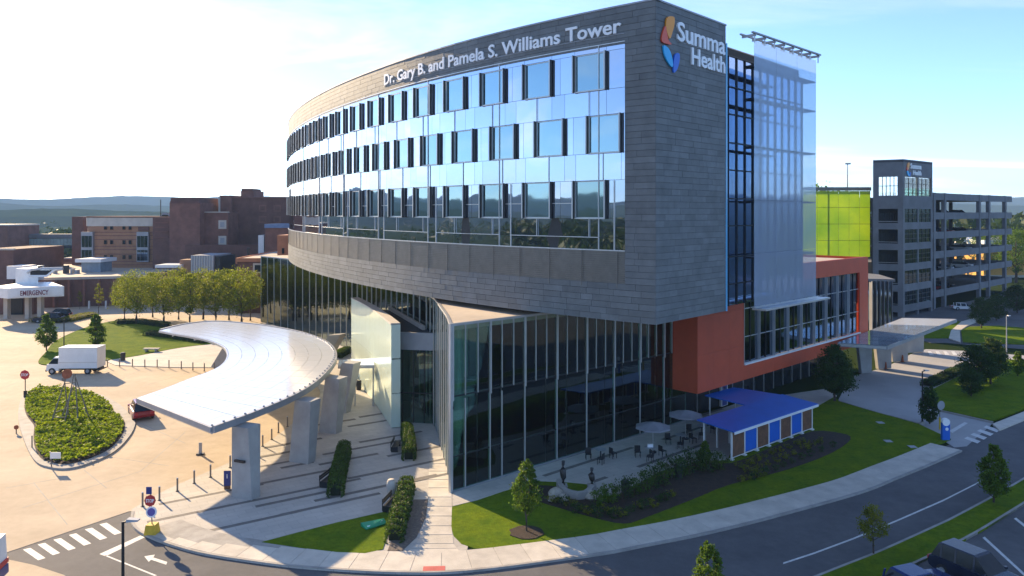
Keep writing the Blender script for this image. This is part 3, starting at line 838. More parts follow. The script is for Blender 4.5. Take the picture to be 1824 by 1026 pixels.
tf.build('top_frame', M_GREY, scr)
for j in range(8):
    u = .1 + j * (SL + .4) / 7
    MB().wall(SP(u - .05), SP(u + .05), 33.9, 34.1, -1.1, .1).build('rail_post', M_GREY, scr)
    MB().wall(SP(u - .04), SP(u + .04), 33.4, 34.1, -.06, .02).build('hanger', M_ALU, scr)
MB().wall(SP(.6), SP(SL + 1.4), 12.2, 12.34, -.5, .7).build('foot_ledge', M_ALU, scr)

# ---- podium: glass hall at ground level
pod = thing('glass_podium', 'two storey dark glass entrance hall with pale vertical fins beneath the tower', 'building', (2, 70, 0))
P0 = Vector((-4.34, 53.8)); pd = Vector((0.749, 0.662)).normalized(); PZ = 12.03
def PF(u, k=0.0): p = P0 + pd * u + Vector((pd.y, -pd.x)) * k; return (p.x, p.y)
PLEN = 27.9
WING = smooth([(-45.5, 137.5), (-40, 131.5), (-32, 122.5), (-22.6, 108), (-14.5, 90), (-8.4, 74.5)], 6)
WC = Curve(WING)
LEFT = Curve(smooth([(-8.4, 74.5), (-7.1, 70), (-6.0, 64), (-5.0, 58.5), (-4.34, 53.8)], 4))
ppoly = [tuple(p) for p in WING] + [tuple(p)[:2] for p in LEFT.p[1:]] + [PF(PLEN), (14, 100), (-30, 150)]
MB().prism(ppoly, PZ - .45, PZ).build('roof_slab', M_ROOFT, pod)
MB().prism(ppoly, 0.1, 0.14).build('floor', M_INTF, pod)
sb = MB().prism([PF(3, -2.4), PF(26.5, -2.4), (13, 92), (0, 80), (-3.3, 62)], 5.9, 6.5).build('mezzanine', mat('mezz_white', (.5, .5, .48), .6), pod)
MB().wall(PF(3, -2.3), PF(26.5, -2.3), 6.5, 7.5, -.03, .0).build('balustrade', M_CLEAR, sb)
MB().wall(PF(8.8, -9), PF(27, -9), .14, PZ - .45, -.2, 0).build('inner_wall', M_INT, pod)
MB().wall(PF(PLEN - .3, -.2), PF(PLEN, -9), .14, PZ - .45, -.1, .1).build('side_wall', mat('inner_red', (.28, .06, .04), .7), pod)
for u in (1.6, 8.6, 15.6, 22.6):
    x, y = PF(u, -1.5); MB().cyl(x, y, .14, PZ - .45, .42, n=16).build('column', M_INTC, pod, smooth=False)
for u in (5, 12, 19):
    x, y = PF(u, -5); MB().cyl(x, y, .14, PZ - .45, .35, n=14).build('column', M_INTC, pod)
for j in range(24):
    u0, u1 = .08 + j * PLEN / 24, .08 + (j + 1) * PLEN / 24 - .05
    if u1 > PLEN: u1 = PLEN
    piece('pane', M_POD, pod, PF(u0), PF(u1), 6.9, PZ - .1, -.015, .015, .002)
    if j % 2 == 0: piece('pane', M_POD, pod, PF(u0), PF(u1 + PLEN / 24), .16, 6.84, -.015, .015, .002)
MB().wall(PF(0), PF(PLEN), 6.82, 6.92, -.06, .03).build('transom', M_DARK, pod)
MB().wall(PF(-.1), PF(PLEN), PZ - .12, PZ + .06, -.1, .12).build('eave_cap', M_ALU, pod)
MB().wall(PF(0), PF(PLEN), .1, .2, -.08, .08).build('sill', M_GREY, pod)
MB().wall(PF(0), PF(PLEN), 2.55, 2.62, -.05, .03).build('transom', M_DARK, pod)
for j in range(25):
    u = .1 + j * PLEN / 24
    if u > PLEN: break
    big = j % 3 == 0
    MB().wall(PF(u - (.065 if big else .03)), PF(u + (.065 if big else .03)), 6.6 if big else 6.85, PZ - .12, .02, .17 if big else .1).build('fin', M_ALU, pod)
    if big or j % 3 == 1 and j < 6: MB().wall(PF(u - .04), PF(u + .04), .2, 6.6, -.04, .08).build('mullion', M_ALU, pod)
MB().wall(PF(-.12), PF(.06), .1, PZ, -.12, .12).build('corner_post', M_ALU, pod)
# left face of the hall and the long wing: panes and fins
def glass_run(cur, step, m, z1, fin, parent, z0=.14):
    n = int(cur.L / step)
    for i in range(n):
        a, b = cur.at(i * cur.L / n + .03), cur.at((i + 1) * cur.L / n - .03)
        piece('pane', m, parent, a, b, z0, z1 - .1, -.015, .015, .003)
        c = cur.at(i * cur.L / n); d = cur.tan(i * cur.L / n) * .045
        MB().wall(tuple(c - d), tuple(c + d), z0, z1 - .1, .0, fin).build('fin', M_ALU, parent)
    b_ = MB(); band(b_, cur, 0, cur.L, z1 - .12, z1 + .05, -.1, .1); b_.build('eave_cap', M_ALU, parent)
    b_ = MB(); band(b_, cur, 0, cur.L, 6.0, 6.2, -.2, -.05); b_.build('floor_edge', M_DARK, parent)
glass_run(LEFT, 1.9, M_WING, PZ, .07, pod)
glass_run(WC, 2.6, M_WING, PZ, .09, pod)
b_ = MB(); band(b_, WC, 0, WC.L - 8, .14, PZ - .45, -7.2, -7); b_.build('inner_wall', M_INT, pod)
b_ = MB(); band(b_, WC, 0, WC.L - 8, 5.9, 6.3, -7, -1.2); b_.build('mezzanine', M_INT, pod)
b_ = MB(); band(b_, WC, 0, WC.L, .3, .301, -.1, -.09); 
MB().wall(WING[0], (-38, 145), .1, PZ, -.2, 0).build('end_wall', M_BRICKD, pod)

# ---- entrance pavilion with the frosted blade wall
ent = thing('entrance_pavilion', 'entrance lobby with tall frosted green blade wall and dark roof', 'building', (-11, 78, 0))
BL = Curve(smooth([(-19.3, 91.0), (-17.6, 87.2), (-15.3, 81.6), (-13.1, 75.6), (-11.15, 69.9)], 5))
b_ = MB(); band(b_, BL, .1, BL.L - .1, .12, 9.6, -.75, -.6, 1); b_.build('blade_core', mat('blade_core', (.5, .56, .5), .8), ent)
n = 9
for i in range(n):
    for j in range(2):
        a, b = BL.at(i * BL.L / n + .015), BL.at((i + 1) * BL.L / n - .015)
        piece('blade_panel', M_FROST, ent, a, b, .14 + j * 4.75, 4.87 + j * 4.75, -.08, 0, .001)
b_ = MB(); band(b_, BL, 0, BL.L, 9.62, 9.75, -.85, .05, 1); b_.build('blade_coping', M_CREAM, ent)
e = BL.at(BL.L); dn = BL.nor(BL.L)
for z in (.14, 3.3, 6.5):
    piece('end_panel', M_FROST, ent, tuple(e), tuple(e - dn * .85), z, z + 3.1, 0.0, .06)
VF0 = (-11.4, 71.9); VF1 = (-7.25, 71.2)
MB().prism([VF0, VF1, (-8.0, 74), (-13.9, 89), (-18, 90.5), (-14.6, 81.5)], 8.35, 8.5).build('roof', M_ROOFD, ent)
MB().wall(VF0, VF1, 7.0, 8.62, -.3, 0.05).build('fascia', M_GREY, ent)
MB().wall((-8.6, 74), (-14.5, 89.5), 8.5, 8.9, -.15, .15).build('upstand', M_CREAM, ent)
for i in range(4):
    k0, k1 = i / 4 + .006, (i + 1) / 4 - .006
    a = (VF0[0] + (VF1[0] - VF0[0]) * k0, VF0[1] + (VF1[1] - VF0[1]) * k0); b = (VF0[0] + (VF1[0] - VF0[0]) * k1, VF0[1] + (VF1[1] - VF0[1]) * k1)
    piece('pane', M_POD, ent, a, b, .14, 2.9, -.05, -.02, .003); piece('pane', M_POD, ent, a, b, 2.96, 6.98, -.05, -.02, .003)
    MB().wall((a[0] - .03, a[1]), (a[0] + .03, a[1]), .14, 7.0, -.06, .05).build('mullion', M_DARK, ent)
MB().wall(VF0, VF1, 2.88, 2.98, -.07, .03).build('transom', M_DARK, ent)
MB().wall((-13, 80), (-8, 79), .14, 8.3, -.2, 0).build('inner_wall', M_INT, ent)
# little glass bridge canopy between the crescent and the blade
lk = thing('link_canopy', 'small flat glass canopy between crescent roof and frosted blade wall', 'canopy', (-17, 84, 0))
ca = [G2(602, 653, 4.2), G2(667, 652, 4.2), G2(664, 640, 4.2), G2(604, 643, 4.2)]
MB().prism(ca, 4.2, 4.32).build('roof_panel', M_CANGL, lk)
b = MB()
for p in (ca[0], ca[1], ca[2]):
    b.cyl(p[0] - .1, p[1] + .1, .1, 4.2, .07, n=8)
bb = MB().wall(ca[0], ca[1], 4.0, 4.19, -.1, .08).build('edge_beam', M_ALU, lk)
for p in (ca[1], ca[2], ((ca[0][0] + ca[1][0]) / 2, (ca[0][1] + ca[1][1]) / 2)):
    MB().cyl(p[0] - .15, p[1] + .15, .1, 4.19, .08, n=8).build('post', M_ALU, lk)

# ---- orange wing
org = thing('orange_wing', 'orange red panelled wing with long dark window band beside the tower', 'building', (32, 84, 0))
O0 = Vector((16.9, 69.0)); od = Vector((21.84, 21.0)).normalized()
def OF(u, k=0.0): p = O0 + od * u + Vector((od.y, -od.x)) * k; return (p.x, p.y)
ou = lambda px: next(u / 20 for u in range(0, 1200) if CX + F * OF(u / 20)[0] / OF(u / 20)[1] >= px)
OL = ou(1546); uw0 = ou(1325); uw1 = ou(1531)
OZ = 14.3
def opan(u0, u1, z0, z1, step=3.0):
    n = max(1, round((u1 - u0) / step))
    for i in range(n):
        piece('orange_panel', M_ORANGE, org, OF(u0 + (u1 - u0) * i / n + .006), OF(u0 + (u1 - u0) * (i + 1) / n - .006), z0, z1, -.12, 0.0)
opan(0, uw0, 3.45, 6.9); opan(0, uw0, 6.912, 10.5); opan(0, uw0, 10.512, OZ)
opan(uw0, uw1 + .01, 3.45, 4.9); opan(uw0, uw1, 12.5, OZ); opan(uw1, OL, 4.6, OZ)
MB().prism([OF(.1, -.14), OF(OL - .1, -.14), OF(OL - .1, -14), OF(.1, -14)], OZ - .5, OZ - .3).build('roof', M_ROOFT, org)
MB().wall(OF(0, -.13), OF(OL, -.13), OZ - .4, OZ + .05, -.3, 0).build('parapet', M_ORANGE, org)
MB().prism([OF(.1, -.14), OF(OL - .1, -.14), OF(OL - .1, -14), OF(.1, -14)], 3.46, 3.9).build('floor', M_GREY, org)
x = MB().prism([OF(-.02, 0), OF(-.02, -4.5), OF(.1, -4.5), OF(.1, -.02)], 3.45, OZ).build('side_panel', M_ORANGE, org)
MB().prism([OF(OL + .02, 0), OF(OL + .02, -14), OF(OL - .08, -14), OF(OL - .08, -.02)], 3.9, OZ).build('side_panel', M_ORANGE, org)
wb = MB().wall(OF(uw0), OF(uw1), 4.92, 5.08, -.1, .16).build('window_band', M_WHITE, org)
n = 18
for i in range(n):
    a, b = uw0 + (uw1 - uw0) * i / n, uw0 + (uw1 - uw0) * (i + 1) / n
    piece('pane', M_BLUEG, wb, OF(a + .02), OF(b - .02), 5.08, 12.46, -.3, -.24, .004)
    MB().wall(OF(a - .03), OF(a + .03), 5.08, 12.46, -.24, .06 if i % 2 == 0 else -.14).build('mullion', M_ALU if i % 2 == 0 else M_DARK, wb)
for z in (7.6, 10.4): MB().wall(OF(uw0), OF(uw1), z, z + .06, -.24, -.16).build('transom', M_ALU, wb)
# ground floor glazing under it, set back
for i in range(14):
    a, b = .4 + i * (OL - 8) / 14, .4 + (i + 1) * (OL - 8) / 14
    piece('shop_pane', M_DGLASS, org, OF(a + .03, -3.2), OF(b - .03, -3.2), .15, 3.45, -.05, 0, .003)
    MB().wall(OF(a - .03, -3.2), OF(a + .03, -3.2), .15, 3.45, 0, .1).build('mullion', M_ALU, org)
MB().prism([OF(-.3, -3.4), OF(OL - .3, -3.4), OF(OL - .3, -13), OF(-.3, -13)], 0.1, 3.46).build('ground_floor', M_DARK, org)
for u in (1.2, 9.0):
    d_ = MB().wall(OF(u, -2.9), OF(u + 1.2, -2.9), .15, 2.9, -.25, 0).build('door_frame', M_WHITE, org)
    MB().wall(OF(u + .15, -2.9), OF(u + 1.05, -2.9), .2, 2.3, -.02, .02).build('door_leaf', M_NAVY, d_)
    MB().wall(OF(u + .35, -2.9), OF(u + .65, -2.9), 1.0, 2.1, .02, .04).build('door_light', M_CLEAR, d_)

# ================================================================ FOLIAGE
def leaf(mb, p, size, rng, flat=0.0):
    a = rng.uniform(0, 6.283); ct = rng.uniform(-1, 1) * (1 - flat); st = math.sqrt(max(0, 1 - ct * ct))
    u = Vector((math.cos(a) * st, math.sin(a) * st, ct))
    w = u.cross(Vector((rng.uniform(-1, 1), rng.uniform(-1, 1), rng.uniform(-1, 1))))
    if w.length < .1: w = u.cross(Vector((0.3, 0.5, 1)))
    w.normalize(); L = size * rng.uniform(.7, 1.3); W = L * .62
    p = Vector(p); k = len(mb.v)
    mb.v += [tuple(p - u * L * .5), tuple(p + w * W * .5), tuple(p + u * L * .5), tuple(p - w * W * .5)]
    mb.f.append((k, k + 1, k + 2, k + 3)); mb.mi.append(mb.cur)
def crown(mb, c, rad, nclump, nleaf, size, rng, cone=0.0, cr=.32):
    """leaf clumps through the volume of a crown; cone narrows it to the top"""
    c = Vector(c)
    for i in range(nclump):
        while True:
            q = Vector((rng.uniform(-1, 1), rng.uniform(-1, 1), rng.uniform(-1, 1)))
            if q.length < 1: break
        q = q.normalized() * (q.length ** .45)
        k = 1.0
        if cone: k = max(.12, 1 - cone * (q.z + 1) / 2) * (1.0 if q.z > -.75 else .6)
        k *= rng.uniform(.78, 1.12)
        p = c + Vector((q.x * rad[0] * k, q.y * rad[1] * k, q.z * rad[2]))
        r = cr * (rad[0] + rad[1]) / 2 * rng.uniform(.6, 1.2) * (k if cone else 1)
        for j in range(nleaf):
            d = Vector((rng.gauss(0, .5), rng.gauss(0, .5), rng.gauss(0, .38))) * r
            leaf(mb, p + d, size, rng)
def tree_proto(seed, h, cw, trunk, leafm, cone=0.0, clumps=70, nleaf=34, size=.2, tr=.12):
    """a tree at the origin: trunk with limbs, and a crown of leaf clumps"""
    rng = random.Random(seed)
    r = thing('tree', 'tree', 'tree')
    t = MB(); top = h * (.8 if cone else .62)
    pts_ = [(rng.uniform(-.06, .06) * i, rng.uniform(-.06, .06) * i, top * i / 5) for i in range(6)]
    t.tube(pts_, [tr * (1.25 - .17 * i) for i in range(6)], 7)
    cz = trunk + (h - trunk) / 2
    for i in range(7):
        z = trunk * .8 + (top - trunk * .8) * i / 8; a = i * 2.4 + rng.random()
        L = cw * .42 * (1 - .5 * i / 7 if cone else 1)
        t.tube([(0, 0, z), (math.cos(a) * L * .5, math.sin(a) * L * .5, z + L * .42), (math.cos(a) * L, math.sin(a) * L, z + L * .75)], [tr * .5, tr * .33, tr * .14], 5)
    t.build('trunk', M_BARK, r)
    c = MB(); crown(c, (0, 0, cz), (cw / 2, cw / 2, (h - trunk) / 2), clumps, nleaf, size, rng, cone)
    c.build('crown', leafm, r, fix=False)
    return r
class Proto:
    """first use moves the prototype itself, later uses copy it"""
    def __init__(s, root): s.root = root; s.used = False
    def put(s, loc, rot, sc, label, group=None, name=None):
        if not s.used: pass
        o = dup(s.root, loc, rot, sc, label, group)
        if name: o.name = name
        s.used = True; return o
    def drop(s):
        for ch in list(s.root.children): bpy.data.objects.remove(ch)
        bpy.data.objects.remove(s.root)
protos = {}
def P(kind):
    if kind not in protos:
        k = {'maple1': lambda: tree_proto(1, 9.5, 6.4, 2.3, L_MAPLE, 0, 120, 40, .26, .16),
             'maple2': lambda: tree_proto(2, 9.2, 5.6, 2.0, L_MAPLE, .25, 110, 40, .26, .15),
             'maple3': lambda: tree_proto(3, 8.4, 6.0, 2.2, L_MAPLE, .1, 110, 40, .26, .15),
             'cone1': lambda: tree_proto(4, 4.8, 3.0, .5, L_GREEN, .7, 120, 40, .22, .07),
             'cone2': lambda: tree_proto(5, 4.5, 2.8, .4, L_GREEN, .7, 120, 40, .22, .07),
             'young': lambda: tree_proto(6, 4.5, 2.2, 1.2, L_GREEN, .6, 110, 40, .15, .055),
             'dark1': lambda: tree_proto(7, 5.6, 4.2, .8, L_DARK, .4, 190, 42, .2, .1),
             'dark2': lambda: tree_proto(8, 4.6, 4.0, .4, L_DARK, .2, 170, 42, .2, .1),
             'column': lambda: tree_proto(9, 3.2, 1.6, .1, L_DARK, .3, 110, 40, .16, .05),
             'yellow': lambda: tree_proto(10, 4.2, 2.6, 1.1, L_YEL, .3, 70, 34, .16, .07),
             'big': lambda: tree_proto(11, 12, 9, 2.5, L_GREEN, .1, 130, 40, .36, .25),
             'slim': lambda: tree_proto(12, 6.4, 1.8, 2.3, L_YEL, .3, 50, 26, .16, .06)}[kind]
        protos[kind] = Proto(k())
    return protos[kind]
def put_tree(kind, px, py, sc, label, group=None, name='tree'):
    p = G(px, py); p.z = .1
    return P(kind).put(p, random.uniform(0, 6.28), sc, label, group, name)

ORD = ['first', 'second', 'third', 'fourth', 'fifth', 'sixth', 'seventh', 'eighth', 'ninth', 'tenth', 'eleventh', 'twelfth', 'thirteenth', 'fourteenth', 'fifteenth', 'sixteenth']
grove = [(222, 570, 'maple2', .9), (243, 578, 'maple1', 1), (272, 566, 'maple3', 1), (292, 580, 'maple1', 1.0), (318, 570, 'maple2', 1.05), (338, 582, 'maple3', 1.08), (362, 570, 'maple1', 1), (384, 581, 'maple2', 1.05), (408, 571, 'maple3', 1.1), (430, 583, 'maple1', 1.08), (446, 572, 'maple2', .95)]
for i, (x, y, k, sc) in enumerate(sorted(grove)):
    put_tree(k, x, y, sc, 'sunlit yellow green maple in the grove behind the lawn, %s from the left' % ORD[i], 'maple grove behind the lawn', 'maple_tree')
put_tree('cone1', 83, 626, 1.12, 'small bushy cone shaped tree at the left tip of the oval lawn', name='young_tree')
put_tree('cone2', 171, 622, 1.15, 'small bushy cone shaped tree standing behind the box truck', name='young_tree')
put_tree('slim', 176, 566, 1.0, 'slender pale tree before the long low brick building', name='slender_tree')
put_tree('slim', 142, 552, .6, 'short sapling against the long low brick wall', name='slender_tree')
put_tree('young', 938, 950, 1.0, 'young staked tree in a mulch ring on the corner lawn', name='young_tree')
put_tree('dark1', 1487, 716, 1.05, 'dark leafy tree standing between blue pavilion and patient drive', name='shade_tree')
put_tree('column', 1656, 757, 1.1, 'narrow columnar tree beside the mouth of the patient drive', name='columnar_tree')
put_tree('dark2', 1742, 690, 1.0, 'broad dark tree on the island lawn, left of three clumped', 'trees on the island lawn', 'shade_tree')
put_tree('dark1', 1765, 686, .95, 'broad dark tree on the island lawn, middle of three clumped', 'trees on the island lawn', 'shade_tree')
put_tree('yellow', 1768, 672, 1.1, 'yellowish tree rising behind the dark trees on the island lawn', name='yellow_tree')
put_tree('dark2', 1730, 708, .6, 'low dark tree on the island lawn, right beside the drive kerb', 'trees on the island lawn', 'shade_tree')
put_tree('cone2', 1813, 672, .7, 'small cone shaped tree at the right edge of the island lawn', name='young_tree')
put_tree('dark1', 1748, 586, .95, 'dark round tree on the far lawn before the parking garage', name='shade_tree')
put_tree('dark2', 1775, 572, 1.0, 'dark spreading tree by the far road right of the garage', name='shade_tree')
put_tree('cone1', 1770, 898, .85, 'small dense tree on the verge near the right edge', name='verge_tree')
put_tree('yellow', 1556, 990, .68, 'small sunlit tree on the verge along the car park', name='verge_tree')
put_tree('young', 1262, 1092, .78, 'small sunlit treetop at the bottom edge of the road', name='verge_tree')
put_tree('cone2', 1256, 838, .5, 'small cone shaped evergreen behind the terrace hedge', name='evergreen_shrub')
for (x, d, k, s_, lab) in [(1810, 215, 'big', 1.25, 'large bright tree right of the garage, left of two'), (1842, 225, 'big', 1.35, 'large bright tree right of the garage, right of two'), (1478, 175, 'big', 2.1, 'treetop showing above the lime green screen'),
                           (1765, 235, 'big', 1.2, 'large tree seen through the end bay of the garage'), (1812, 150, 'dark2', 1.2, 'low dark tree against the ochre building wall')]:
    P(k).put((AT(x, d), d, 0), random.random() * 6, s_, lab, None, 'large_tree')

def shrub_proto(seed, w, h, m, n=26, nl=22, size=.12):
    rng = random.Random(seed); r = thing('shrub', 'shrub', 'shrub')
    b = MB(); crown(b, (0, 0, h * .5), (w / 2, w / 2, h * .5), n, nl, size, rng, 0, .4); b.build('foliage', m, r, fix=False)
    t = MB()
    for k in range(4): t.tube([(0, 0, 0), (math.cos(k * 1.7) * w * .2, math.sin(k * 1.7) * w * .2, h * .6)], [.03, .012], 5)
    t.build('stem', M_BARK, r); return Proto(r)
SH = {'g': shrub_proto(21, 1.3, 1.2, L_HEDGE), 'd': shrub_proto(22, 1.5, 1.5, L_DARK), 'y': shrub_proto(23, .75, .55, L_YEL, 12, 16, .1), 'l': shrub_proto(24, 1.0, 1.0, L_GREEN), 'b': shrub_proto(25, .7, .5, L_DARK, 12, 16, .1)}
rng = random.Random(5)
for i, (x, y, k, s_) in enumerate([(1085, 898, 'l', 1.2), (1108, 893, 'd', 1.0), (1128, 886, 'g', 1.0), (1146, 880, 'g', 1.2), (1163, 871, 'd', 1.1), (1180, 864, 'g', 1.2), (1196, 856, 'd', 1.2), (1212, 850, 'g', 1.2), (1228, 845, 'd', 1.2), (1244, 840, 'g', 1.2), (1262, 842, 'd', 1.1), (1282, 838, 'g', 1.0), (1068, 905, 'l', 1.1)]):
    q = G(x, y); q.z = .14
    SH[k].put(q, i, s_, 'leafy shrub in the hedge row below the terrace edge, %s from the left' % ORD[i if x != 1068 else 0] if x != 1068 else 'pale leafy shrub at the left end of the terrace hedge row', 'shrubs edging the terrace', 'shrub')
n = 0
for row, (a, b, k) in enumerate([((1318, 838), (1440, 787), 'y'), ((1335, 846), (1470, 790), 'y'), ((1345, 856), (1490, 796), 'b'), ((1320, 862), (1400, 838), 'y')]):
    for j in range(9 if row < 3 else 5):
        t_ = (j + rng.uniform(-.2, .2)) / 8.5
        q = G(a[0] + (b[0] - a[0]) * t_, a[1] + (b[1] - a[1]) * t_); q.z = .14
        SH[k].put(q, n, rng.uniform(.75, 1.15), 'small %s plant before the blue pavilion, %s from the left in the %s row' % ('yellowish' if k == 'y' else 'dark', ORD[j], ['back', 'second', 'third', 'front'][row]), 'yellow plants before the pavilion' if k == 'y' else 'dark plants before the pavilion', 'bedding_plant'); n += 1
for j in range(22):
    t_ = j / 21; x = 985 + t_ * 210; y = 900 - 0 * t_ + 26 * math.sin(min(1, t_ * 1.7) * 1.6) - max(0, t_ - .55) * 80 + rng.uniform(-5, 5)
    q = G(x, y); q.z = .14
    SH['y' if j % 3 == 0 else 'b'].put(q, j, rng.uniform(.8, 1.2), 'small yellowish plant along the front of the terrace bed, %s yellow one from the left' % ORD[j // 3] if j % 3 == 0 else 'small dark plant along the front of the terrace bed, %s dark one from the left' % ORD[(j // 3) * 2 + j % 3 - 1], 'yellow plants along the terrace bed' if j % 3 == 0 else 'dark plants along the terrace bed', 'bedding_plant')
for p in SH.values(): p.drop()

def hedge(name, pts_, w, h, label, m=L_HEDGE, n=4600, size=.14, z=.12, lump=0.0):
    c = Curve(pts_); rng = random.Random(len(label)); r = thing(name, label, 'hedge', (*c.at(c.L / 2), z))
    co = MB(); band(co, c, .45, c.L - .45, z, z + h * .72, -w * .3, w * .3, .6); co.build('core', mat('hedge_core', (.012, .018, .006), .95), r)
    b = MB()
    for i in range(n):
        t_ = rng.uniform(0, c.L); a = rng.uniform(-.15, math.pi + .15); k = rng.uniform(.85, 1.08)
        if lump: k *= 1 + lump * math.sin(t_ * 2 * math.pi / .95)
        e = min(t_, c.L - t_); k *= min(1, .72 + e * .8)
        ca, sa = math.cos(a), math.sin(a)
        # rounded box outline
        q = max(abs(ca), abs(sa)) ** .55
        o = c.off(t_, ca / q * w / 2 * k)
        leaf(b, (o.x, o.y, z + max(0, sa) / q * h * k + rng.uniform(0, .04)), size, rng)
    b.build('foliage', m, r, fix=False); return r
hedge('hedge', [G2(597, 890), G2(600, 865), G2(606, 838), G2(614, 806)], 1.15, 1.0, 'long clipped hedge on the plaza, left of the three')
hedge('hedge', [G2(728, 824), G2(729, 805), G2(727, 785), G2(724, 772)], 1.1, 1.0, 'short clipped hedge nearest the entrance pavilion')
hedge('hedge', [G2(701, 972), G2(707, 945), G2(716, 912), G2(726, 868)], 1.1, .85, 'hedge of rounded shrubs beside the gravel bed at the small lawn', n=4600, lump=.14)
hedge('hedge', [G2(205, 578), G2(250, 577), G2(300, 584)], 1.6, .8, 'low dark hedge along the back edge of the oval lawn', L_DARK)
hedge('hedge', [G2(262, 597), G2(310, 602), G2(368, 612)], 2.2, .7, 'low spreading hedge under the far tip of the crescent canopy', L_DARK)
hedge('hedge', [G2(60, 573), G2(110, 575), G2(165, 563)], 3.0, .7, 'yellow green planting island before the emergency entrance', L_YEL)
hedge('hedge', [G2(1650, 690), G2(1690, 672), G2(1725, 655)], 1.6, .6, 'dark low hedge along the drive side of the island lawn', L_DARK)
hedge('hedge', [G2(598, 640), G2(612, 632), G2(622, 628)], 1.4, .8, 'short hedge beside the glass wing behind the crescent canopy')
# ground cover of the drop-off island
def inside(p, P_):
    c_ = False; n_ = len(P_)
    for i in range(n_):
        a, b = P_[i], P_[i - 1]
        if (a[1] > p[1]) != (b[1] > p[1]) and p[0] < (b[0] - a[0]) * (p[1] - a[1]) / (b[1] - a[1]) + a[0]: c_ = not c_
    return c_
SI = shrink(IW, 1.3); rng = random.Random(9); gc = MB()
xs = [p[0] for p in SI]; ys = [p[1] for p in SI]; k = 0
while k < 15000:
    p = (rng.uniform(min(xs), max(xs)), rng.uniform(min(ys), max(ys)))
    if not inside(p, SI): continue
    h_ = .3 + .42 * max(0, noise.noise(Vector((p[0] * .8, p[1] * .8, 3)))) + .25 * noise.noise(Vector((p[0] * 2.3, p[1] * 2.3, 8)))
    leaf(gc, (p[0], p[1], .2 + max(.03, h_) * rng.uniform(.55, 1.05)), .26, rng, .25); k += 1
gc.build('ground_cover', L_ISLE, kind='stuff', fix=False)['label'] = 'dense low green ground cover filling the drop-off island'

# ================================================================ CRESCENT CANOPY
CZ = 5.3
can = thing('crescent_canopy', 'white crescent shaped glass roof over the drop-off on leaning concrete piers', 'canopy', (-20, 62, 0))
OUT = smooth([G2(*p, CZ) for p in [(378, 762), (450, 736), (520, 706), (562, 680), (590, 650), (596, 630), (580, 610), (540, 594), (480, 582), (420, 575), (375, 573), (330, 578), (287, 588)]], 5)
INN = smooth([G2(*p, CZ) for p in [(246, 710), (300, 691), (340, 675), (380, 660), (400, 647), (407, 632), (400, 618), (372, 606), (340, 599), (310, 594), (285, 589)]], 5)
OC, IC = Curve(OUT), Curve(INN)
NA, NX = 26, 8
def cpt(i, j):
    a = OC.at(OC.L * i / NA); b = IC.at(IC.L * i / NA); k = j / NX
    return a.lerp(b, k)
for i in range(NA):
    nx = NX if i < NA - 3 else (4 if i < NA - 1 else 1)
    for j in range(nx):
        s_ = NX / nx
        c = [cpt(i, j * s_), cpt(i + 1, j * s_), cpt(i + 1, (j + 1) * s_), cpt(i, (j + 1) * s_)]
        m_ = sum(c, Vector((0, 0))) / 4
        c = [m_ + (p - m_) * (1 - min(.12, .03 / max(.05, (p - m_).length))) for p in c]
        MB().prism([(p.x, p.y) for p in c], CZ, CZ + .05).build('roof_panel', M_CANGL, can)
for i in range(0, NA - 1, 1):
    a, b = cpt(i, 0), cpt(i, NX)
    MB().wall(tuple(a), tuple(b), CZ - (.42 if i % 3 == 0 else .22), CZ - .02, -.06, .06).build('rafter', M_ALU, can)
bm_ = MB(); band(bm_, OC, 0, OC.L, CZ - .35, CZ + .14, -.02, .22, 1); bm_.build('edge_beam', M_GREY, can)
bm_ = MB(); band(bm_, IC, 0, IC.L, CZ - .2, CZ + .02, -.16, -.02, 1); bm_.build('inner_edge', M_ALU, can)
MB().wall(INN[0], OUT[0], CZ - .3, CZ + .06, -.05, .15).build('end_beam', M_GREY, can)
for i in range(0, 40):
    p = OC.off(OC.L * .62 * i / 40, -.02)
    MB().box(p.x - .06, p.x + .06, p.y - .06, p.y + .06, CZ + .14, CZ + .24).build('clamp', M_GREY, can)
PIERS = [((438, 887), (416, 772), 1.75, .85), ((538, 824), (522, 732), 1.85, .9), ((588, 771), (574, 693), 1.85, .9), ((607, 735), (599, 668), 1.7, .9), ((394, 655), (389, 604), 2.6, .9), ((560, 668), (556, 625), 1.8, .9)]
piers = []
for i, (b0, t0, w, th) in enumerate(PIERS):
    b = G(*b0); d_ = G(*t0, 5.0)
    v = Vector((0.93, -0.37, 0)) if i < 5 else Vector((.9, .4, 0)); n_ = Vector((.37, .93, 0))
    top = Vector((d_.x, b.y + .8, CZ - .42))
    B_ = [b - v * w / 2 - n_ * th / 2, b + v * w / 2 - n_ * th / 2, b + v * w / 2 + n_ * th / 2, b - v * w / 2 + n_ * th / 2]
    w2, t2 = w * .82, th * 1.5
    T_ = [top - v * w2 / 2 - n_ * t2 / 2, top + v * w2 / 2 - n_ * t2 / 2, top + v * w2 / 2 + n_ * t2 / 2, top - v * w2 / 2 + n_ * t2 / 2]
    for q in B_: q.z = .08
    po = MB().hexa(B_, T_).build('pier', M_PIER, can); piers.append((b, v, n_, w, th))
    if i == 0:
        c0 = (B_[0] + B_[1] + T_[0] + T_[1]) / 4; c0.z = 2.55; o_ = -n_ * .18
        MB().hexa([c0 - v * .45 + o_, c0 + v * .45 + o_, c0 + v * .45 - n_ * .05, c0 - v * .45 - n_ * .05], [p + Vector((0, 0, .16)) for p in (c0 - v * .45 + o_, c0 + v * .45 + o_, c0 + v * .45 - n_ * .05, c0 - v * .45 - n_ * .05)]).build('name_plate', M_DARK, po)

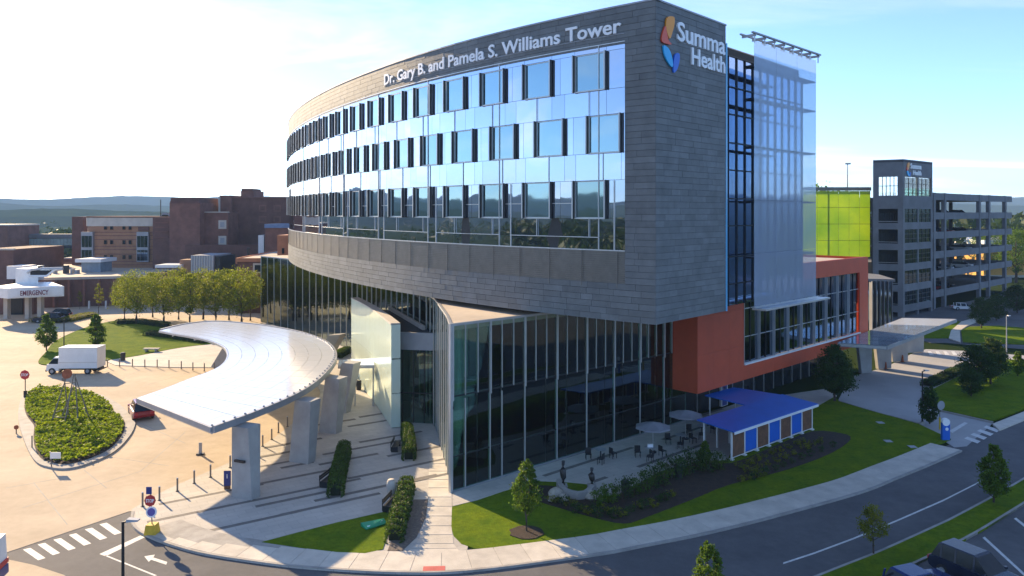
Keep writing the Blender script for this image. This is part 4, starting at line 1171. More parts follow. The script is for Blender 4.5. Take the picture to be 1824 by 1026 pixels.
# ================================================================ SITE OBJECTS
def bollard_proto():
    r = thing('bollard', 'b', 'bollard'); MB().cyl(0, 0, 0, .92, .065, n=10).build('post', M_STEEL, r); MB().cyl(0, 0, .92, .97, .07, .045, 10).build('cap', M_ALU, r); MB().cyl(0, 0, 0, .03, .12, n=10).build('base', M_DARK, r)
    return Proto(r)
BP = bollard_proto()
for i, (x, y) in enumerate([(254, 902), (284, 891), (316, 875), (346, 861), (375, 850), (410, 833), (449.5, 808), (468, 795), (484, 783), (496, 771), (512, 760)]):
    p = G(x, y, .1); BP.put(p, 0, 1, 'slim steel bollard in the near row on the plaza edge, %s from the road' % ORD[i], 'bollards along the near plaza edge', 'bollard')
for i, (x, y) in enumerate([(191.5, 653.6), (213, 653), (236, 653), (258, 654), (280, 654), (301, 655), (323, 657), (343.6, 659.4), (364, 661), (382, 659)]):
    p = G(x, y, .1); BP.put(p, 0, 1.05, 'slim steel bollard in the far row behind the truck, %s from the left' % ORD[i], 'bollards along the far plaza edge', 'bollard')
BP.drop()

# sign post with stop sign on a yellow block
c = G(271, 950, .1); sg = thing('sign_post', 'cluster of blue, red and round white signs on a yellow concrete block', 'sign', c)
b = MB().hexa([c + Vector(v) for v in ((-.36, -.36, 0), (.36, -.36, 0), (.36, .36, 0), (-.36, .36, 0))], [c + Vector(v) for v in ((-.28, -.28, .6), (.28, -.28, .6), (.28, .28, .6), (-.28, .28, .6))]); b.build('base_block', M_YBLK, sg)
MB().tube([c + Vector((0, 0, .5)), c + Vector((-.1, 0, 2.75))], .035, 8).build('post', M_STEEL, sg)
so_ = MB().disc(c + Vector((-.1, -.06, 2.05)), (0, -1, .1), .36, .03, 8).build('stop_plate', M_SRED, sg)
def flat_text(body, c0, w, h, m, parent, nrm=Vector((0, -1, 0)), name='letter'):
    n_ = Vector(nrm).normalized(); u = Vector((0, 0, 1)).cross(n_).normalized(); up = n_.cross(u)
    c0 = Vector(c0)
    lettering(body, lambda a, b_, d_: c0 + u * (a - w / 2) + up * (b_ - h / 2) + n_ * (d_ * .1 + .012), m, parent, name, w, h)
flat_text('STOP', c + Vector((-.1, -.08, 2.05)), .5, .2, M_SIGNW, so_)
MB().disc(c + Vector((-.02, -.06, 1.35)), (0, -1, .1), .34, .03, 16).build('round_plate', M_SIGNW, sg)
MB().disc(c + Vector((-.02, -.085, 1.35)), (0, -1, .1), .24, .02, 16).build('round_symbol', mat('violet_symbol', (.12, .10, .38), .5), sg)
MB().box(c.x - .34, c.x + .0, c.y - .08, c.y - .04, c.z + 2.45, c.z + 2.9).build('blue_plate', M_NAVY, sg)
# stop sign on the island
c = G(45, 708, .1); s2 = thing('stop_sign', 'red octagonal stop sign at the left end of the island', 'sign', c)
MB().cyl(c.x, c.y, c.z, c.z + 2.7, .05).build('post', M_STEEL, s2); p2 = MB().disc(c + Vector((0, -.08, 2.45)), (0, -1, 0), .52, .04, 8).build('plate', M_SRED, s2)
flat_text('STOP', c + Vector((0, -.1, 2.45)), .75, .28, M_SIGNW, p2)
MB().box(c.x - .12, c.x + .12, c.y - .12, c.y + .12, c.z, c.z + .75).build('base', M_DARK, s2)
# small plaques on the island
c = G(92, 833, .1); s3 = thing('plaque_sign', 'small pale sign panel on a leaning post at the island tip', 'sign', c)
MB().tube([c, c + Vector((-.12, 0, 1.25))], .045, 8).build('post', M_STEEL, s3); MB().box(c.x - .1, c.x + .72, c.y - .05, c.y, c.z + .72, c.z + 1.2).build('panel', M_WHITE, s3)
c = G(57, 798, .1); s4 = thing('marker_post', 'thin dark marker post on the left edge of the island', 'post', c)
MB().cyl(c.x, c.y, c.z, c.z + 1.0, .05).build('post', M_STEEL, s4); MB().cyl(c.x, c.y, c.z + 1.0, c.z + 1.05, .06, .03).build('cap', M_DARK, s4)
c = G(29, 772, .02); s5 = thing('marker_ball', 'small rusty round marker on a stub beside the island kerb', 'marker', c)
MB().cyl(c.x, c.y, c.z, c.z + .4, .05).build('post', M_STEEL, s5); MB().disc(c + Vector((0, 0, .55)), (0, -1, 0), .2, .1, 12).build('disc', M_RUST, s5)
# sculpture of leaning poles
c = G(122, 752, .15); sc_ = thing('pole_sculpture', 'open sculpture of tall leaning metal poles with a rusty disc on the island', 'sculpture', c)
for (x0, y0, x1, y1, h_) in [(-1.3, -.6, -.3, .1, 4.1), (-.5, .9, -.55, .2, 4.4), (.2, -1.0, .45, .1, 4.6), (1.2, -.5, .5, .2, 4.5), (1.7, .6, .55, .2, 4.2), (-1.0, .4, .3, .3, 3.4)]:
    MB().tube([c + Vector((x0, y0, 0)), c + Vector((x1, y1, h_))], [.07, .045], 7).build('pole', M_TREEW, sc_)
for (a, b) in [((-1.1, -.4, 1.0), (-.4, .7, 1.2)), ((.3, -.7, 1.5), (1.1, -.2, 1.4)), ((-.4, .2, 3.6), (.5, .2, 3.7)), ((-1.2, -.5, .6), (.2, -.9, .7))]:
    MB().tube([c + Vector(a), c + Vector(b)], .04, 6).build('crossbar', M_TREEW, sc_)
MB().disc(c + Vector((-.2, .1, 4.55)), (.1, -1, .2), .46, .06, 16).build('disc', M_RUST, sc_)
MB().disc(c + Vector((-.55, .2, 4.0)), (.3, -1, .2), .2, .06, 12).build('disc', M_TREEW, sc_)
# delineator and kiosk sign on the plaza
c = G(357, 810, .02); d1 = thing('delineator', 'grey delineator board on a black foot in the drive', 'marker', c)
MB().box(c.x - .28, c.x + .28, c.y - .2, c.y + .2, c.z, c.z + .12).build('foot', M_BLACK, d1); MB().box(c.x - .13, c.x + .13, c.y - .03, c.y + .03, c.z + .12, c.z + 1.0).build('board', M_GREY, d1)
c = G(405, 871, .1); d2 = thing('kiosk_sign', 'slim navy notice stand against the nearest canopy pier', 'sign', c)
k_ = MB().box(c.x - .24, c.x + .24, c.y - .06, c.y + .06, c.z + .25, c.z + 1.3).build('panel', M_NAVY, d2); MB().box(c.x - .2, c.x + .2, c.y - .1, c.y + .1, c.z, c.z + .25).build('foot', M_WOOD, d2)
flat_text('i', (c.x, c.y - .065, c.z + .95), .08, .3, M_SIGNW, k_)
# bins and benches
def bin_(px, py, label, m=M_BLACK):
    c = G(px, py, .1); r = thing('litter_bin', label, 'bin', c)
    MB().cyl(c.x, c.y, c.z, c.z + .95, .28, .32, 12).build('body', m, r); MB().cyl(c.x, c.y, c.z + .95, c.z + 1.08, .34, .22, 12).build('lid', M_DARK, r)
bin_(219, 642, 'black litter bin on the walk beside the oval lawn')
bin_(557, 770, 'black litter bin between the second and third canopy piers')
bin_(639, 694, 'black bin left of the doorway at the frosted blade wall')
bin_(662, 692, 'black bin right of the doorway at the frosted blade wall')
bin_(1114, 882, 'dark litter bin on the terrace edge behind the hedge', M_DARK)
bin_(1208, 852, 'dark slatted litter bin on the terrace near the blue pavilion', M_DARK)
def bench(px, py, rot, label, m=M_DARK, w=1.9):
    c = G(px, py, .1); r = thing('bench', label, 'bench', c); r.rotation_euler = (0, 0, rot)
    def bx(n_, *a, mm=m):
        b = MB().box(*a); me = b.mesh(n_); me.materials.append(mm); o = bpy.data.objects.new(n_, me); COL.objects.link(o); o.parent = r
    for k in range(3): bx('slat', -w / 2, w / 2, -.26 + k * .18, -.1 + k * .18, .42, .47)
    for k in range(2): bx('back_slat', -w / 2, w / 2, .28, .32, .56 + k * .18, .7 + k * .18)
    for s_ in (-1, 1): bx('leg', s_ * w * .42 - .04, s_ * w * .42 + .04, -.24, .32, 0, .42); bx('back_post', s_ * w * .42 - .03, s_ * w * .42 + .03, .32, .36, .1, .9)
bench(586, 862, R(78), 'dark slatted bench left of the long plaza hedge')
bench(706, 800, R(90), 'dark slatted bench beside the hedge nearest the entrance')
bench(697, 905, R(80), 'dark slatted bench beside the hedge of rounded shrubs')
c = G(697, 882, .1); pl_ = thing('planter_urn', 'rounded white planter at the end of the rounded hedge', 'planter', c)
MB().tube([c + Vector((0, 0, z)) for z in (0, .2, .6, .95, 1.1)], [.2, .3, .36, .3, .24], 14).build('bowl', M_CREAM, pl_, smooth=True); MB().cyl(c.x, c.y, c.z + 1.06, c.z + 1.09, .25, n=12).build('soil', M_MULCH, pl_)
c = G(270, 626, .12); sb_ = thing('stone_bench', 'pale flat stone bench on the edge of the oval lawn', 'bench', c)
MB().box(c.x - 1.1, c.x + 1.1, c.y - .3, c.y + .3, c.z + .32, c.z + .48).build('seat', M_CREAM, sb_)
for s_ in (-.7, .7): MB().box(c.x + s_ - .15, c.x + s_ + .15, c.y - .25, c.y + .25, c.z, c.z + .32).build('leg', M_KERB, sb_)
# green board lying on the small lawn
gb = thing('lawn_banner', 'bright green banner board leaning low on the small lawn', 'banner', G(666, 938, .13))
q = [G(643, 937, .16), G(684, 929, .16), G(689, 933, .16), G(652, 944, .16)]
q2 = [p + Vector((0, 0, .05)) for p in q]; q2[0].z += .16; q2[1].z += .16
MB().hexa([q[3], q[2], q[1], q[0]], [q2[3], q2[2], q2[1], q2[0]]).build('board', mat('banner_green', (.01, .32, .15), .45, .05), gb)
z_ = Vector((0, 0, .03)); i_ = lambda a, b: q2[0].lerp(q2[1], a).lerp(q2[3].lerp(q2[2], a), b)
for (a0, a1, b0, b1) in [(.12, .28, .62, .8), (.5, .88, .3, .42), (.55, .8, .52, .6)]:
    MB().hexa([i_(a0, b1) , i_(a1, b1), i_(a1, b0), i_(a0, b0)], [i_(a0, b1) + z_ * .4, i_(a1, b1) + z_ * .4, i_(a1, b0) + z_ * .4, i_(a0, b0) + z_ * .4]).build('print', mat('banner_pale', (.55, .8, .68), .5), gb)
for k in (0, 1): MB().tube([q2[k] - Vector((0, 0, .3)), q2[k]], .02, 5).build('stake', M_STEEL, gb)

# lamp posts
def lamp(px, d, h, label, arm=1.0, head=M_GREY, z0=0.0, r=.085, dirx=1):
    x = AT(px, d); c = Vector((x, d, z0)); t = thing('lamp_post', label, 'lamp post', c)
    MB().tube([c, c + Vector((0, 0, h))], [r, r * .7], 8).build('pole', M_DARK if head is not M_WHITE else M_GREY, t); MB().cyl(x, d, z0, z0 + .25, r * 2.2, n=8).build('base', M_KERB, t)
    if arm:
        MB().tube([c + Vector((0, 0, h - .05)), c + Vector((arm * .4 * dirx, 0, h + .05))], .04, 6).build('arm', M_DARK, t)
        MB().hexa([c + Vector(v) for v in ((arm * .3 * dirx, -.18, h + .02), (arm * dirx, -.14, h + .04), (arm * dirx, .14, h + .04), (arm * .3 * dirx, .18, h + .02))], [c + Vector(v) for v in ((arm * .3 * dirx, -.14, h + .14), (arm * dirx, -.1, h + .1), (arm * dirx, .1, h + .1), (arm * .3 * dirx, .14, h + .14))]).build('head', head, t)
lamp(219, 33.2, 6.45, 'tall dark lamp post in the left foreground beside the crosswalk', .7)
lamp(1643, 71.5, 5.0, 'slim dark lamp post at the mouth of the patient drive', .6)
lamp(1793, 105, 5.6, 'pale lamp post on the far lawn before the garage road', .5, M_WHITE)
lamp(114, 112, 4.2, 'thin pole on the oval lawn behind the truck', 0)

# box truck
def hx(c, rot):
    ca, sa = math.cos(rot), math.sin(rot)
    return lambda x, y, z: (c.x + ca * x - sa * y, c.y + sa * x + ca * y, c.z + z)
def tb(f, x0, x1, y0, y1, z0, z1, ix=0, iy=0, ixf=None):
    """tapered box in a vehicle's own axes; ix/iy pull the top in"""
    ixf = ix if ixf is None else ixf
    return MB().hexa([f(x0, y0, z0), f(x1, y0, z0), f(x1, y1, z0), f(x0, y1, z0)], [f(x0 + ixf, y0 + iy, z1), f(x1 - ix, y0 + iy, z1), f(x1 - ix, y1 - iy, z1), f(x0 + ixf, y1 - iy, z1)])
def wheel(f, x, y, r, parent, w=.24):
    a = Vector(f(x, y - w / 2, r)); b = Vector(f(x, y + w / 2, r))
    o = MB().tube([a, b], r, 14).build('wheel', M_TYRE, parent)
    d = (b - a).normalized(); MB().tube([a - d * .01, b + d * .01], r * .55, 10).build('rim', M_GREY, o)
c = G(134, 664, .02); tr_ = thing('box_truck', 'white box truck parked on the drop-off drive', 'truck', c); f = hx(c, R(2))
tb(f, -1.45, 3.2, -1.05, 1.05, .75, 3.25).build('cargo_box', M_WHITE, tr_)
tb(f, -1.47, 3.22, -1.07, 1.07, 3.25, 3.31).build('box_rim', M_ALU, tr_)
tb(f, -1.46, 3.21, -1.075, -1.055, 1.45, 1.52).build('side_rail', M_ALU, tr_)
cab = tb(f, -3.05, -1.5, -.95, .95, .45, 1.25, .02, .02, .1).build('cab', M_WHITE, tr_)
tb(f, -2.75, -1.5, -.93, .93, 1.25, 2.1, .0, .1, .65).build('cab_top', M_WHITE, cab)
MB().hexa([f(-2.70, -.945, 1.3), f(-1.6, -.945, 1.3), f(-1.6, -.93, 1.3), f(-2.7, -.93, 1.3)], [f(-2.18, -.87, 1.95), f(-1.6, -.87, 1.95), f(-1.6, -.85, 1.95), f(-2.18, -.85, 1.95)]).build('side_window', M_DGLASS, cab)
MB().hexa([f(-2.79, -.85, 1.3), f(-2.79, .85, 1.3), f(-2.72, .85, 1.3), f(-2.72, -.85, 1.3)], [f(-2.2, -.78, 2.0), f(-2.2, .78, 2.0), f(-2.1, .78, 2.0), f(-2.1, -.78, 2.0)]).build('windscreen', M_DGLASS, cab)
tb(f, -3.1, -3.0, -.95, .95, .35, .62).build('bumper', M_DARK, tr_); tb(f, -1.4, 3.3, -.5, .5, .45, .74).build('chassis', M_DARK, tr_); tb(f, 3.2, 3.35, -1.0, 1.0, .4, .55).build('rear_bumper', M_DARK, tr_)
for x in (-2.3, 2.0):
    for y in (-.88, .88): wheel(f, x, y, .4, tr_, .28)

def car(c, rot, m, label, suv=True, hgt=1.0):
    t = thing('parked_car', label, 'car', c); f = hx(c, rot)
    z1 = .95 * hgt if suv else .82
    P_ = [(-2.25, .42), (-2.3, .7), (-2.18, z1 - .1), (-1.0, z1 + .02), (1.9, z1 + .04), (2.2, z1 - .05), (2.28, .6), (2.2, .38), (1.9, .26), (-1.9, .26)]
    b = MB()
    for y, k in ((-.93, .93), (-.84, 1.0), (.84, 1.0), (.93, .93)):
        for (x, z) in P_: b.v.append(f(x * (.985 if k < 1 else 1), y, .6 + (z - .6) * k))
    n = len(P_)
    for r_ in range(3):
        for i in range(n):
            a = r_ * n + i; a2 = r_ * n + (i + 1) % n; b.f.append((a, a2, a2 + n, a + n)); b.mi.append(0)
    b.f += [tuple(range(n)), tuple(range(4 * n - 1, 3 * n - 1, -1))]; b.mi += [0, 0]
    body = b.build('body', m, t)
    h2 = 1.68 * hgt if suv else 1.42
    rear = 2.1 if suv else 1.55
    MB().hexa([f(-1.05, -.84, z1), f(rear, -.84, z1), f(rear, .84, z1), f(-1.05, .84, z1)], [f(-.28, -.66, h2), f(rear - .35, -.66, h2), f(rear - .35, .66, h2), f(-.28, .66, h2)]).build('cabin_glass', M_DGLASS, t)
    MB().hexa([f(-.33, -.67, h2 - .03), f(rear - .3, -.67, h2 - .03), f(rear - .3, .67, h2 - .03), f(-.33, .67, h2 - .03)], [f(-.15, -.6, h2 + .05), f(rear - .42, -.6, h2 + .05), f(rear - .42, .6, h2 + .05), f(-.15, .6, h2 + .05)]).build('roof', m, t)
    for x0 in (-.25, .75, 1.55):
        for s_ in (-1, 1):
            MB().hexa([f(x0 - .05 + .0, s_ * .85, z1), f(x0 + .05, s_ * .85, z1), f(x0 + .05, s_ * .8, z1), f(x0 - .05, s_ * .8, z1)], [f(x0 - .02, s_ * .68, h2), f(x0 + .08, s_ * .68, h2), f(x0 + .08, s_ * .62, h2), f(x0 - .02, s_ * .62, h2)]).build('pillar', m, t)
    for s_ in (-1, 1):
        tb(f, -2.31, -2.2, s_ * .62 - .2, s_ * .62 + .2, .64, .76).build('headlight', M_GREY, t); tb(f, 2.2, 2.31, s_ * .68 - .16, s_ * .68 + .16, .66, .86).build('tail_light', M_SRED, t)
        tb(f, -.95, -.8, s_ * .98 - .09, s_ * .98 + .09, z1, z1 + .14).build('mirror', m, t)
    tb(f, -2.34, -2.22, -.75, .75, .36, .52).build('bumper', M_DARK, t)
    for x in (-1.42, 1.4):
        for y in (-.84, .84): wheel(f, x, y, .34, t, .22)
def paintm(n, c): 
    m = mat('car_paint_' + n, c, .25, .02, 1); m.node_tree.nodes['Principled BSDF'].inputs['Coat Weight'].default_value = .25; return m
car(G(251, 741, .02), R(-57), paintm('red', (.30, .012, .014)), 'red suv driving under the left end of the crescent canopy', True)
car(G(86, 574, .02), R(15), paintm('navy', (.012, .018, .04)), 'dark blue car at the emergency entrance, left of two')
car(G(103, 566, .02), R(10), paintm('black', (.012, .012, .014)), 'black car at the emergency entrance, right of two')
car(G(1636, 1062, .0), R(200), paintm('deepblue', (.012, .03, .13)), 'dark blue car roof at the bottom edge of the car park', False)
car(G(1742, 1040, .0), R(118), paintm('navy', (.012, .018, .04)), 'navy suv parked nose to the verge in the car park')
car(G(1716, 552, .012), R(170), paintm('white', (.7, .7, .7)), 'white car on the road under the garage', False)
# ambulance van at the left edge
c = G(-72, 1085, .0); am = thing('service_van', 'white van with red and blue stripes cut by the left edge', 'van', c); f = hx(c, R(100))
tb(f, -1.4, 2.8, -1.0, 1.0, .45, 2.6, .05, .1).build('body', M_WHITE, am); tb(f, -1.41, 2.81, -1.03, 1.03, .5, 1.0, 0, .01).build('blue_stripe', M_NAVY, am); tb(f, -1.41, 2.81, -1.03, 1.03, 1.05, 1.3, 0, .012).build('red_stripe', M_SRED, am)
tb(f, -2.9, -1.42, -.95, .95, .45, 1.3, .0, .05, .15).build('hood', M_WHITE, am); tb(f, -2.3, -1.42, -.93, .93, 1.3, 2.3, 0, .12, .6).build('windscreen', M_DGLASS, am)
for x in (-2.1, 1.9):
    for y in (-.85, .85): wheel(f, x, y, .38, am)

# terrace furniture
def umbrella(px, py, label):
    c = G(px, py, .13); r = thing('umbrella', label, 'umbrella', c); MB().cyl(c.x, c.y, c.z, c.z + 2.5, .035, n=8).build('pole', M_ALU, r); MB().cyl(c.x, c.y, c.z, c.z + .1, .3, n=12).build('base', M_DARK, r)
    b = MB(); n = 8
    ring_ = [(c.x + 1.5 * math.cos(i * math.pi / 4 + .2), c.y + 1.5 * math.sin(i * math.pi / 4 + .2), c.z + 2.15) for i in range(n)]
    ring2 = [(x, y, z - .12) for x, y, z in ring_]
    b.add(ring_ + ring2 + [(c.x, c.y, c.z + 2.55), (c.x, c.y, c.z + 2.45)], [(i, (i + 1) % n, 16) for i in range(n)] + [(i + 8, 17, (i + 1) % n + 8) for i in range(n)] + [(i, i + 8, (i + 1) % n + 8, (i + 1) % n) for i in range(n)])
    b.build('shade', mat('canvas', (.27, .27, .31), .8), r)
umbrella(1163, 806, 'pale terrace umbrella nearest the left end of the terrace'); umbrella(1221, 782, 'pale terrace umbrella near the orange wing door')
def table(px, py, label, w=.9):
    c = G(px, py, .13); r = thing('table', label, 'table', c); MB().cyl(c.x, c.y, c.z + .7, c.z + .74, w / 2, n=16).build('top', M_GREY, r); MB().cyl(c.x, c.y, c.z, c.z + .7, .05, n=8).build('leg', M_DARK, r); MB().cyl(c.x, c.y, c.z, c.z + .04, .28, n=12).build('foot', M_DARK, r)
def chair(px, py, rot, label, grp):
    c = G(px, py, .13); r = thing('chair', label, 'chair', c, grp); f = hx(c, rot)
    tb(f, -.24, .24, -.24, .24, .42, .46).build('seat', M_DARK, r); tb(f, -.24, .24, .2, .24, .46, .88).build('backrest', M_DARK, r)
    for x in (-.2, .2):
        for y in (-.2, .2): tb(f, x - .02, x + .02, y - .02, y + .02, 0, .42).build('leg', M_DARK, r)
for i, (x, y) in enumerate([(1158, 812), (1212, 789), (1070, 816), (1250, 772)]):
    w_ = ['under the left terrace umbrella', 'under the right terrace umbrella', 'alone near the glass hall', 'behind the blue pavilion roof'][i]
    table(x, y, 'round grey table ' + w_)
    for k, (dx, dy) in enumerate([(-22, 2), (22, 0), (0, 11)]):
        chair(x + dx, y + dy, k * 2.1, 'dark terrace chair at the table ' + w_ + ', ' + ['left one', 'right one', 'nearest one'][k], 'terrace chairs at the table ' + w_)
c = G(1152, 797, .13); bx_ = thing('napkin_box', 'small bright box on the table under the left umbrella', 'box', c + Vector((0, 0, .75)))
cb = G(1158, 812, .13); MB().box(cb.x - .22, cb.x + .22, cb.y - .14, cb.y + .14, cb.z + .74, cb.z + .95).build('carton', M_SIGNW, bx_); MB().box(cb.x - .2, cb.x + .2, cb.y - .12, cb.y + .12, cb.z + .95, cb.z + .965).build('lid', M_WHITE, bx_)
# curved seat wall and boulders
W_ = Curve(smooth([G2(*p) for p in [(996, 868), (1003, 884), (1025, 892), (1045, 890), (1056, 878)]], 5))
sw_ = tag(band(MB(), W_, 0, W_.L, .1, .62, -.2, .2, .5).build('seat_wall', mat('seat_stone', (.34, .32, .29), .85)), 'curved grey stone seat wall at the left end of the terrace', 'seat wall')
for i, (x, y, s_) in enumerate([(991, 884, .6), (1003, 892, .45), (1053, 888, .55), (984, 893, .35)]):
    c = G(x, y, .1); b = MB(); rr = random.Random(i)
    b.tube([c + Vector((0, 0, z * s_)) for z in (0, .3, .7, 1.0)], [s_ * k_ * rr.uniform(.9, 1.1) for k_ in (.8, 1, .8, .35)], 7)
    tag(b.build('boulder', mat('boulder_stone', (.40, .36, .29), .9, .2, 2)), 'pale garden boulder by the curved seat wall, %s' % ['tallest one', 'in front of the wall', 'at its right end', 'smallest and leftmost'][i], 'boulder', 'boulders at the seat wall')
for i, (x, y, h_) in enumerate([(1003, 873, 1.7), (1054, 873, 1.2)]):
    c = G(x, y, .1); r = thing('bronze_statue', 'slender dark standing statue at the %s end of the seat wall' % ('left' if i == 0 else 'right'), 'statue', c)
    MB().box(c.x - .3, c.x + .3, c.y - .3, c.y + .3, c.z, c.z + .4).build('plinth', M_KERB, r)
    MB().tube([c + Vector((0, 0, .4)), c + Vector((.03, 0, .4 + h_ * .3)), c + Vector((-.03, 0, .4 + h_ * .6)), c + Vector((0, 0, .4 + h_ * .82)), c + Vector((.02, 0, .4 + h_))], [.16, .2, .24, .1, .13], 9).build('figure', M_BRONZE_FINSHADE, r, smooth=True)

# blue pavilion
q0 = Vector(G2(1303, 822)); q1 = Vector(G2(1446, 768)); qd = (q1 - q0).normalized(); QL = (q1 - q0).length
pv = thing('blue_pavilion', 'blue roofed pavilion with white posts and brown and blue panels', 'pavilion', (q0.x, q0.y, .1))
def QF(u, k=0.0): p = q0 + qd * u + Vector((qd.y, -qd.x)) * k; return (p.x, p.y)
for i in range(8):
    u = QL * i / 7; MB().wall(QF(u - .06), QF(u + .06), .12, 2.42, -.06, .06).build('post', M_WHITE, pv); MB().wall(QF(u - .16), QF(u + .16), .1, .22, -.16, .16).build('post_foot', M_WHITE, pv)
    MB().wall(QF(u - .06, -2.6), QF(u + .06, -2.6), .12, 2.55, -.06, .06).build('back_post', M_WHITE, pv)
for i in range(7):
    a, b = QL * i / 7 + .09, QL * (i + 1) / 7 - .09
    MB().wall(QF(a), QF(b), .32 if i % 2 == 0 else .38, 2.2 if i % 2 == 0 else 2.25, -.03, .03).build('wood_panel' if i % 2 == 0 else 'blue_panel', M_WOOD if i % 2 == 0 else M_BLUE, pv)
    MB().wall(QF(a - .04), QF(b + .04), .26, .32, -.05, .05).build('bottom_rail', M_WHITE, pv)
def sl_(k): return 2.5 + k * .06
MB().hexa([(*QF(-.3, .45), sl_(-1)), (*QF(QL + .3, .45), sl_(-1)), (*QF(QL + .3, -3.1), sl_(3)), (*QF(-.3, -3.1), sl_(3))], [(*QF(-.3, .45), sl_(-1) + .1), (*QF(QL + .3, .45), sl_(-1) + .1), (*QF(QL + .3, -3.1), sl_(3) + .1), (*QF(-.3, -3.1), sl_(3) + .1)]).build('roof', M_BLUE, pv)
MB().wall(QF(-.3, .45), QF(QL + .3, .45), 2.3, 2.5, 0.0, .05).build('gutter', M_WHITE, pv)
MB().hexa([(*QF(QL * .55, -3.15), 2.66), (*QF(QL + .1, -3.15), 2.66), (*QF(QL - 1, -7.5), 2.75), (*QF(QL * .55, -7.5), 2.75)], [(*QF(QL * .55, -3.15), 2.76), (*QF(QL + .1, -3.15), 2.76), (*QF(QL - 1, -7.5), 2.85), (*QF(QL * .55, -7.5), 2.85)]).build('rear_roof', M_BLUE, pv)
for (u, k) in ((QL * .58, -7.2), (QL - 1.2, -7.2)): x, y = QF(u, k); MB().cyl(x, y, .1, 2.76, .06, n=8).build('rear_post', M_WHITE, pv)

# right-hand entrance canopy with fin piers
rc = thing('drive_canopy', 'flat glass canopy on four angled concrete fins over the patient drive', 'canopy', (48, 92, 0))
Q = [G2(1492, 611, 5), G2(1580, 617, 5), G2(1636, 597, 5), G2(1704, 569, 5), G2(1607, 567, 5)]
RC0 = [Vector(Q[0]), Vector(Q[4])]; RC1 = [Vector(Q[1]), Vector(Q[3])]
for i in range(10):
    for j in range(3):
        def rp(a, b): return RC0[0].lerp(RC0[1], a / 10).lerp(RC1[0].lerp(RC1[1], a / 10), b / 3)
        c = [rp(i, j), rp(i, j + 1), rp(i + 1, j + 1), rp(i + 1, j)]; m_ = sum(c, Vector((0, 0))) / 4; c = [m_ + (p - m_) * .985 for p in c]
        MB().prism([tuple(p) for p in c], 5, 5.06).build('roof_panel', M_CANGL if i > 6 else M_PALE, rc)
for (a, b) in ((RC0[0], RC1[0]), (RC1[0], RC1[1]), (RC0[1], RC1[1])): MB().wall(tuple(a), tuple(b), 4.62, 4.98, -.2, .05).build('edge_beam', M_GREY, rc)
for i in range(0, 11, 2):
    a, b = rp(i, 0.05), rp(i, 2.95); MB().wall(tuple(a), tuple(b), 4.7, 4.97, -.06, .06).build('rafter', M_ALU, rc)
for (bx0, by0, k) in [((1543), 664, 0), (1576, 656, 1), (1604, 643, 2), (1631, 627, 3)]:
    b = G(bx0, by0, .1); v = Vector((.72, .69, 0)); n_ = Vector((-.69, .72, 0)); w, th = 1.5 + .5 * k, .5
    v = Vector((.95, .3, 0)); n_ = Vector((-.3, .95, 0))
    B_ = [b - v * w * .6 - n_ * th / 2, b + v * w * .4 - n_ * th / 2, b + v * w * .4 + n_ * th / 2, b - v * w * .6 + n_ * th / 2]
    T_ = [p + Vector((-.5 if i in (0, 3) else .1, 0, 4.5)) for i, p in enumerate(B_)]
    MB().hexa(B_, T_).build('fin_pier', M_PIER, rc)
for i, (x, y) in enumerate([(1578, 658), (1608, 645)]):
    c = G(x, y, .02); r = thing('safety_cone', 'orange safety post at the foot of a canopy fin, %s of two' % ('left' if i == 0 else 'right'), 'cone', c, 'safety posts at the drive canopy')
    MB().cyl(c.x, c.y, c.z + .05, c.z + .95, .16, .06, 10).build('cone', M_RUST, r); MB().box(c.x - .22, c.x + .22, c.y - .22, c.y + .22, c.z, c.z + .05).build('foot', M_BLACK, r)
# blue pylon and round sign at the drive mouth
c = G(1684, 783, .12); py_ = thing('pylon_sign', 'blue pylon sign with white round top at the drive mouth', 'sign', c)
pb = MB().box(c.x - .33, c.x + .33, c.y - .14, c.y + .14, c.z, c.z + 1.5).build('panel', M_BLUE, py_); MB().tube([Vector((c.x, c.y - .15, c.z + 1.55)), Vector((c.x, c.y + .15, c.z + 1.55))], .33, 16).build('top', M_SIGNW, py_)
MB().disc((c.x + .05, c.y - .15, c.z + .95), (0, -1, 0), .14, .02, 14).build('emblem', M_SIGNW, pb)
c = G(1674, 765, .12); rs = thing('round_sign', 'round pale sign back on a post with yellow sleeve', 'sign', c)
MB().cyl(c.x, c.y, c.z, c.z + 2.3, .035, n=8).build('post', M_STEEL, rs); MB().disc(c + Vector((.12, 0, 2.2)), (.3, -1, 0), .42, .03, 16).build('plate', M_GREY, rs); MB().cyl(c.x, c.y, c.z, c.z + 1.1, .08, n=8).build('sleeve', M_YBLK, rs)
for i, (x, y) in enumerate([(1568, 753), (1582, 786), (1625, 796)]):
    c = G(x, y, .12); b = MB().box(c.x - .3, c.x + .3, c.y - .3, c.y + .3, c.z, c.z + .04); tag(b.build('utility_cover', M_GREY), 'flat utility cover in the right lawn, %s from the left' % ORD[i], 'cover', 'utility covers in the right lawn')

# ================================================================ LEFT BACKGROUND BUILDINGS
def block(parent, name, px0, px1, d, depth, ztop, m, z0=0.0, rot=0):
    return MB().box(AT(px0, d), AT(px1, d), d, d + depth, z0, ztop).build(name, m, parent)
def window_px(parent, px0, px1, y0, y1, d, frame=M_CREAM, pane=M_DGLASS, fr=.12):
    x0, x1, z1, z0 = AT(px0, d), AT(px1, d), ZZ(y0, d), ZZ(y1, d)
    w = MB().box(x0 - fr, x1 + fr, d - .08, d, z0 - fr, z1 + fr).build('window', frame, parent)
    MB().box(x0, x1, d - .12, d - .02, z0, z1).build('pane', pane, w)
    return w
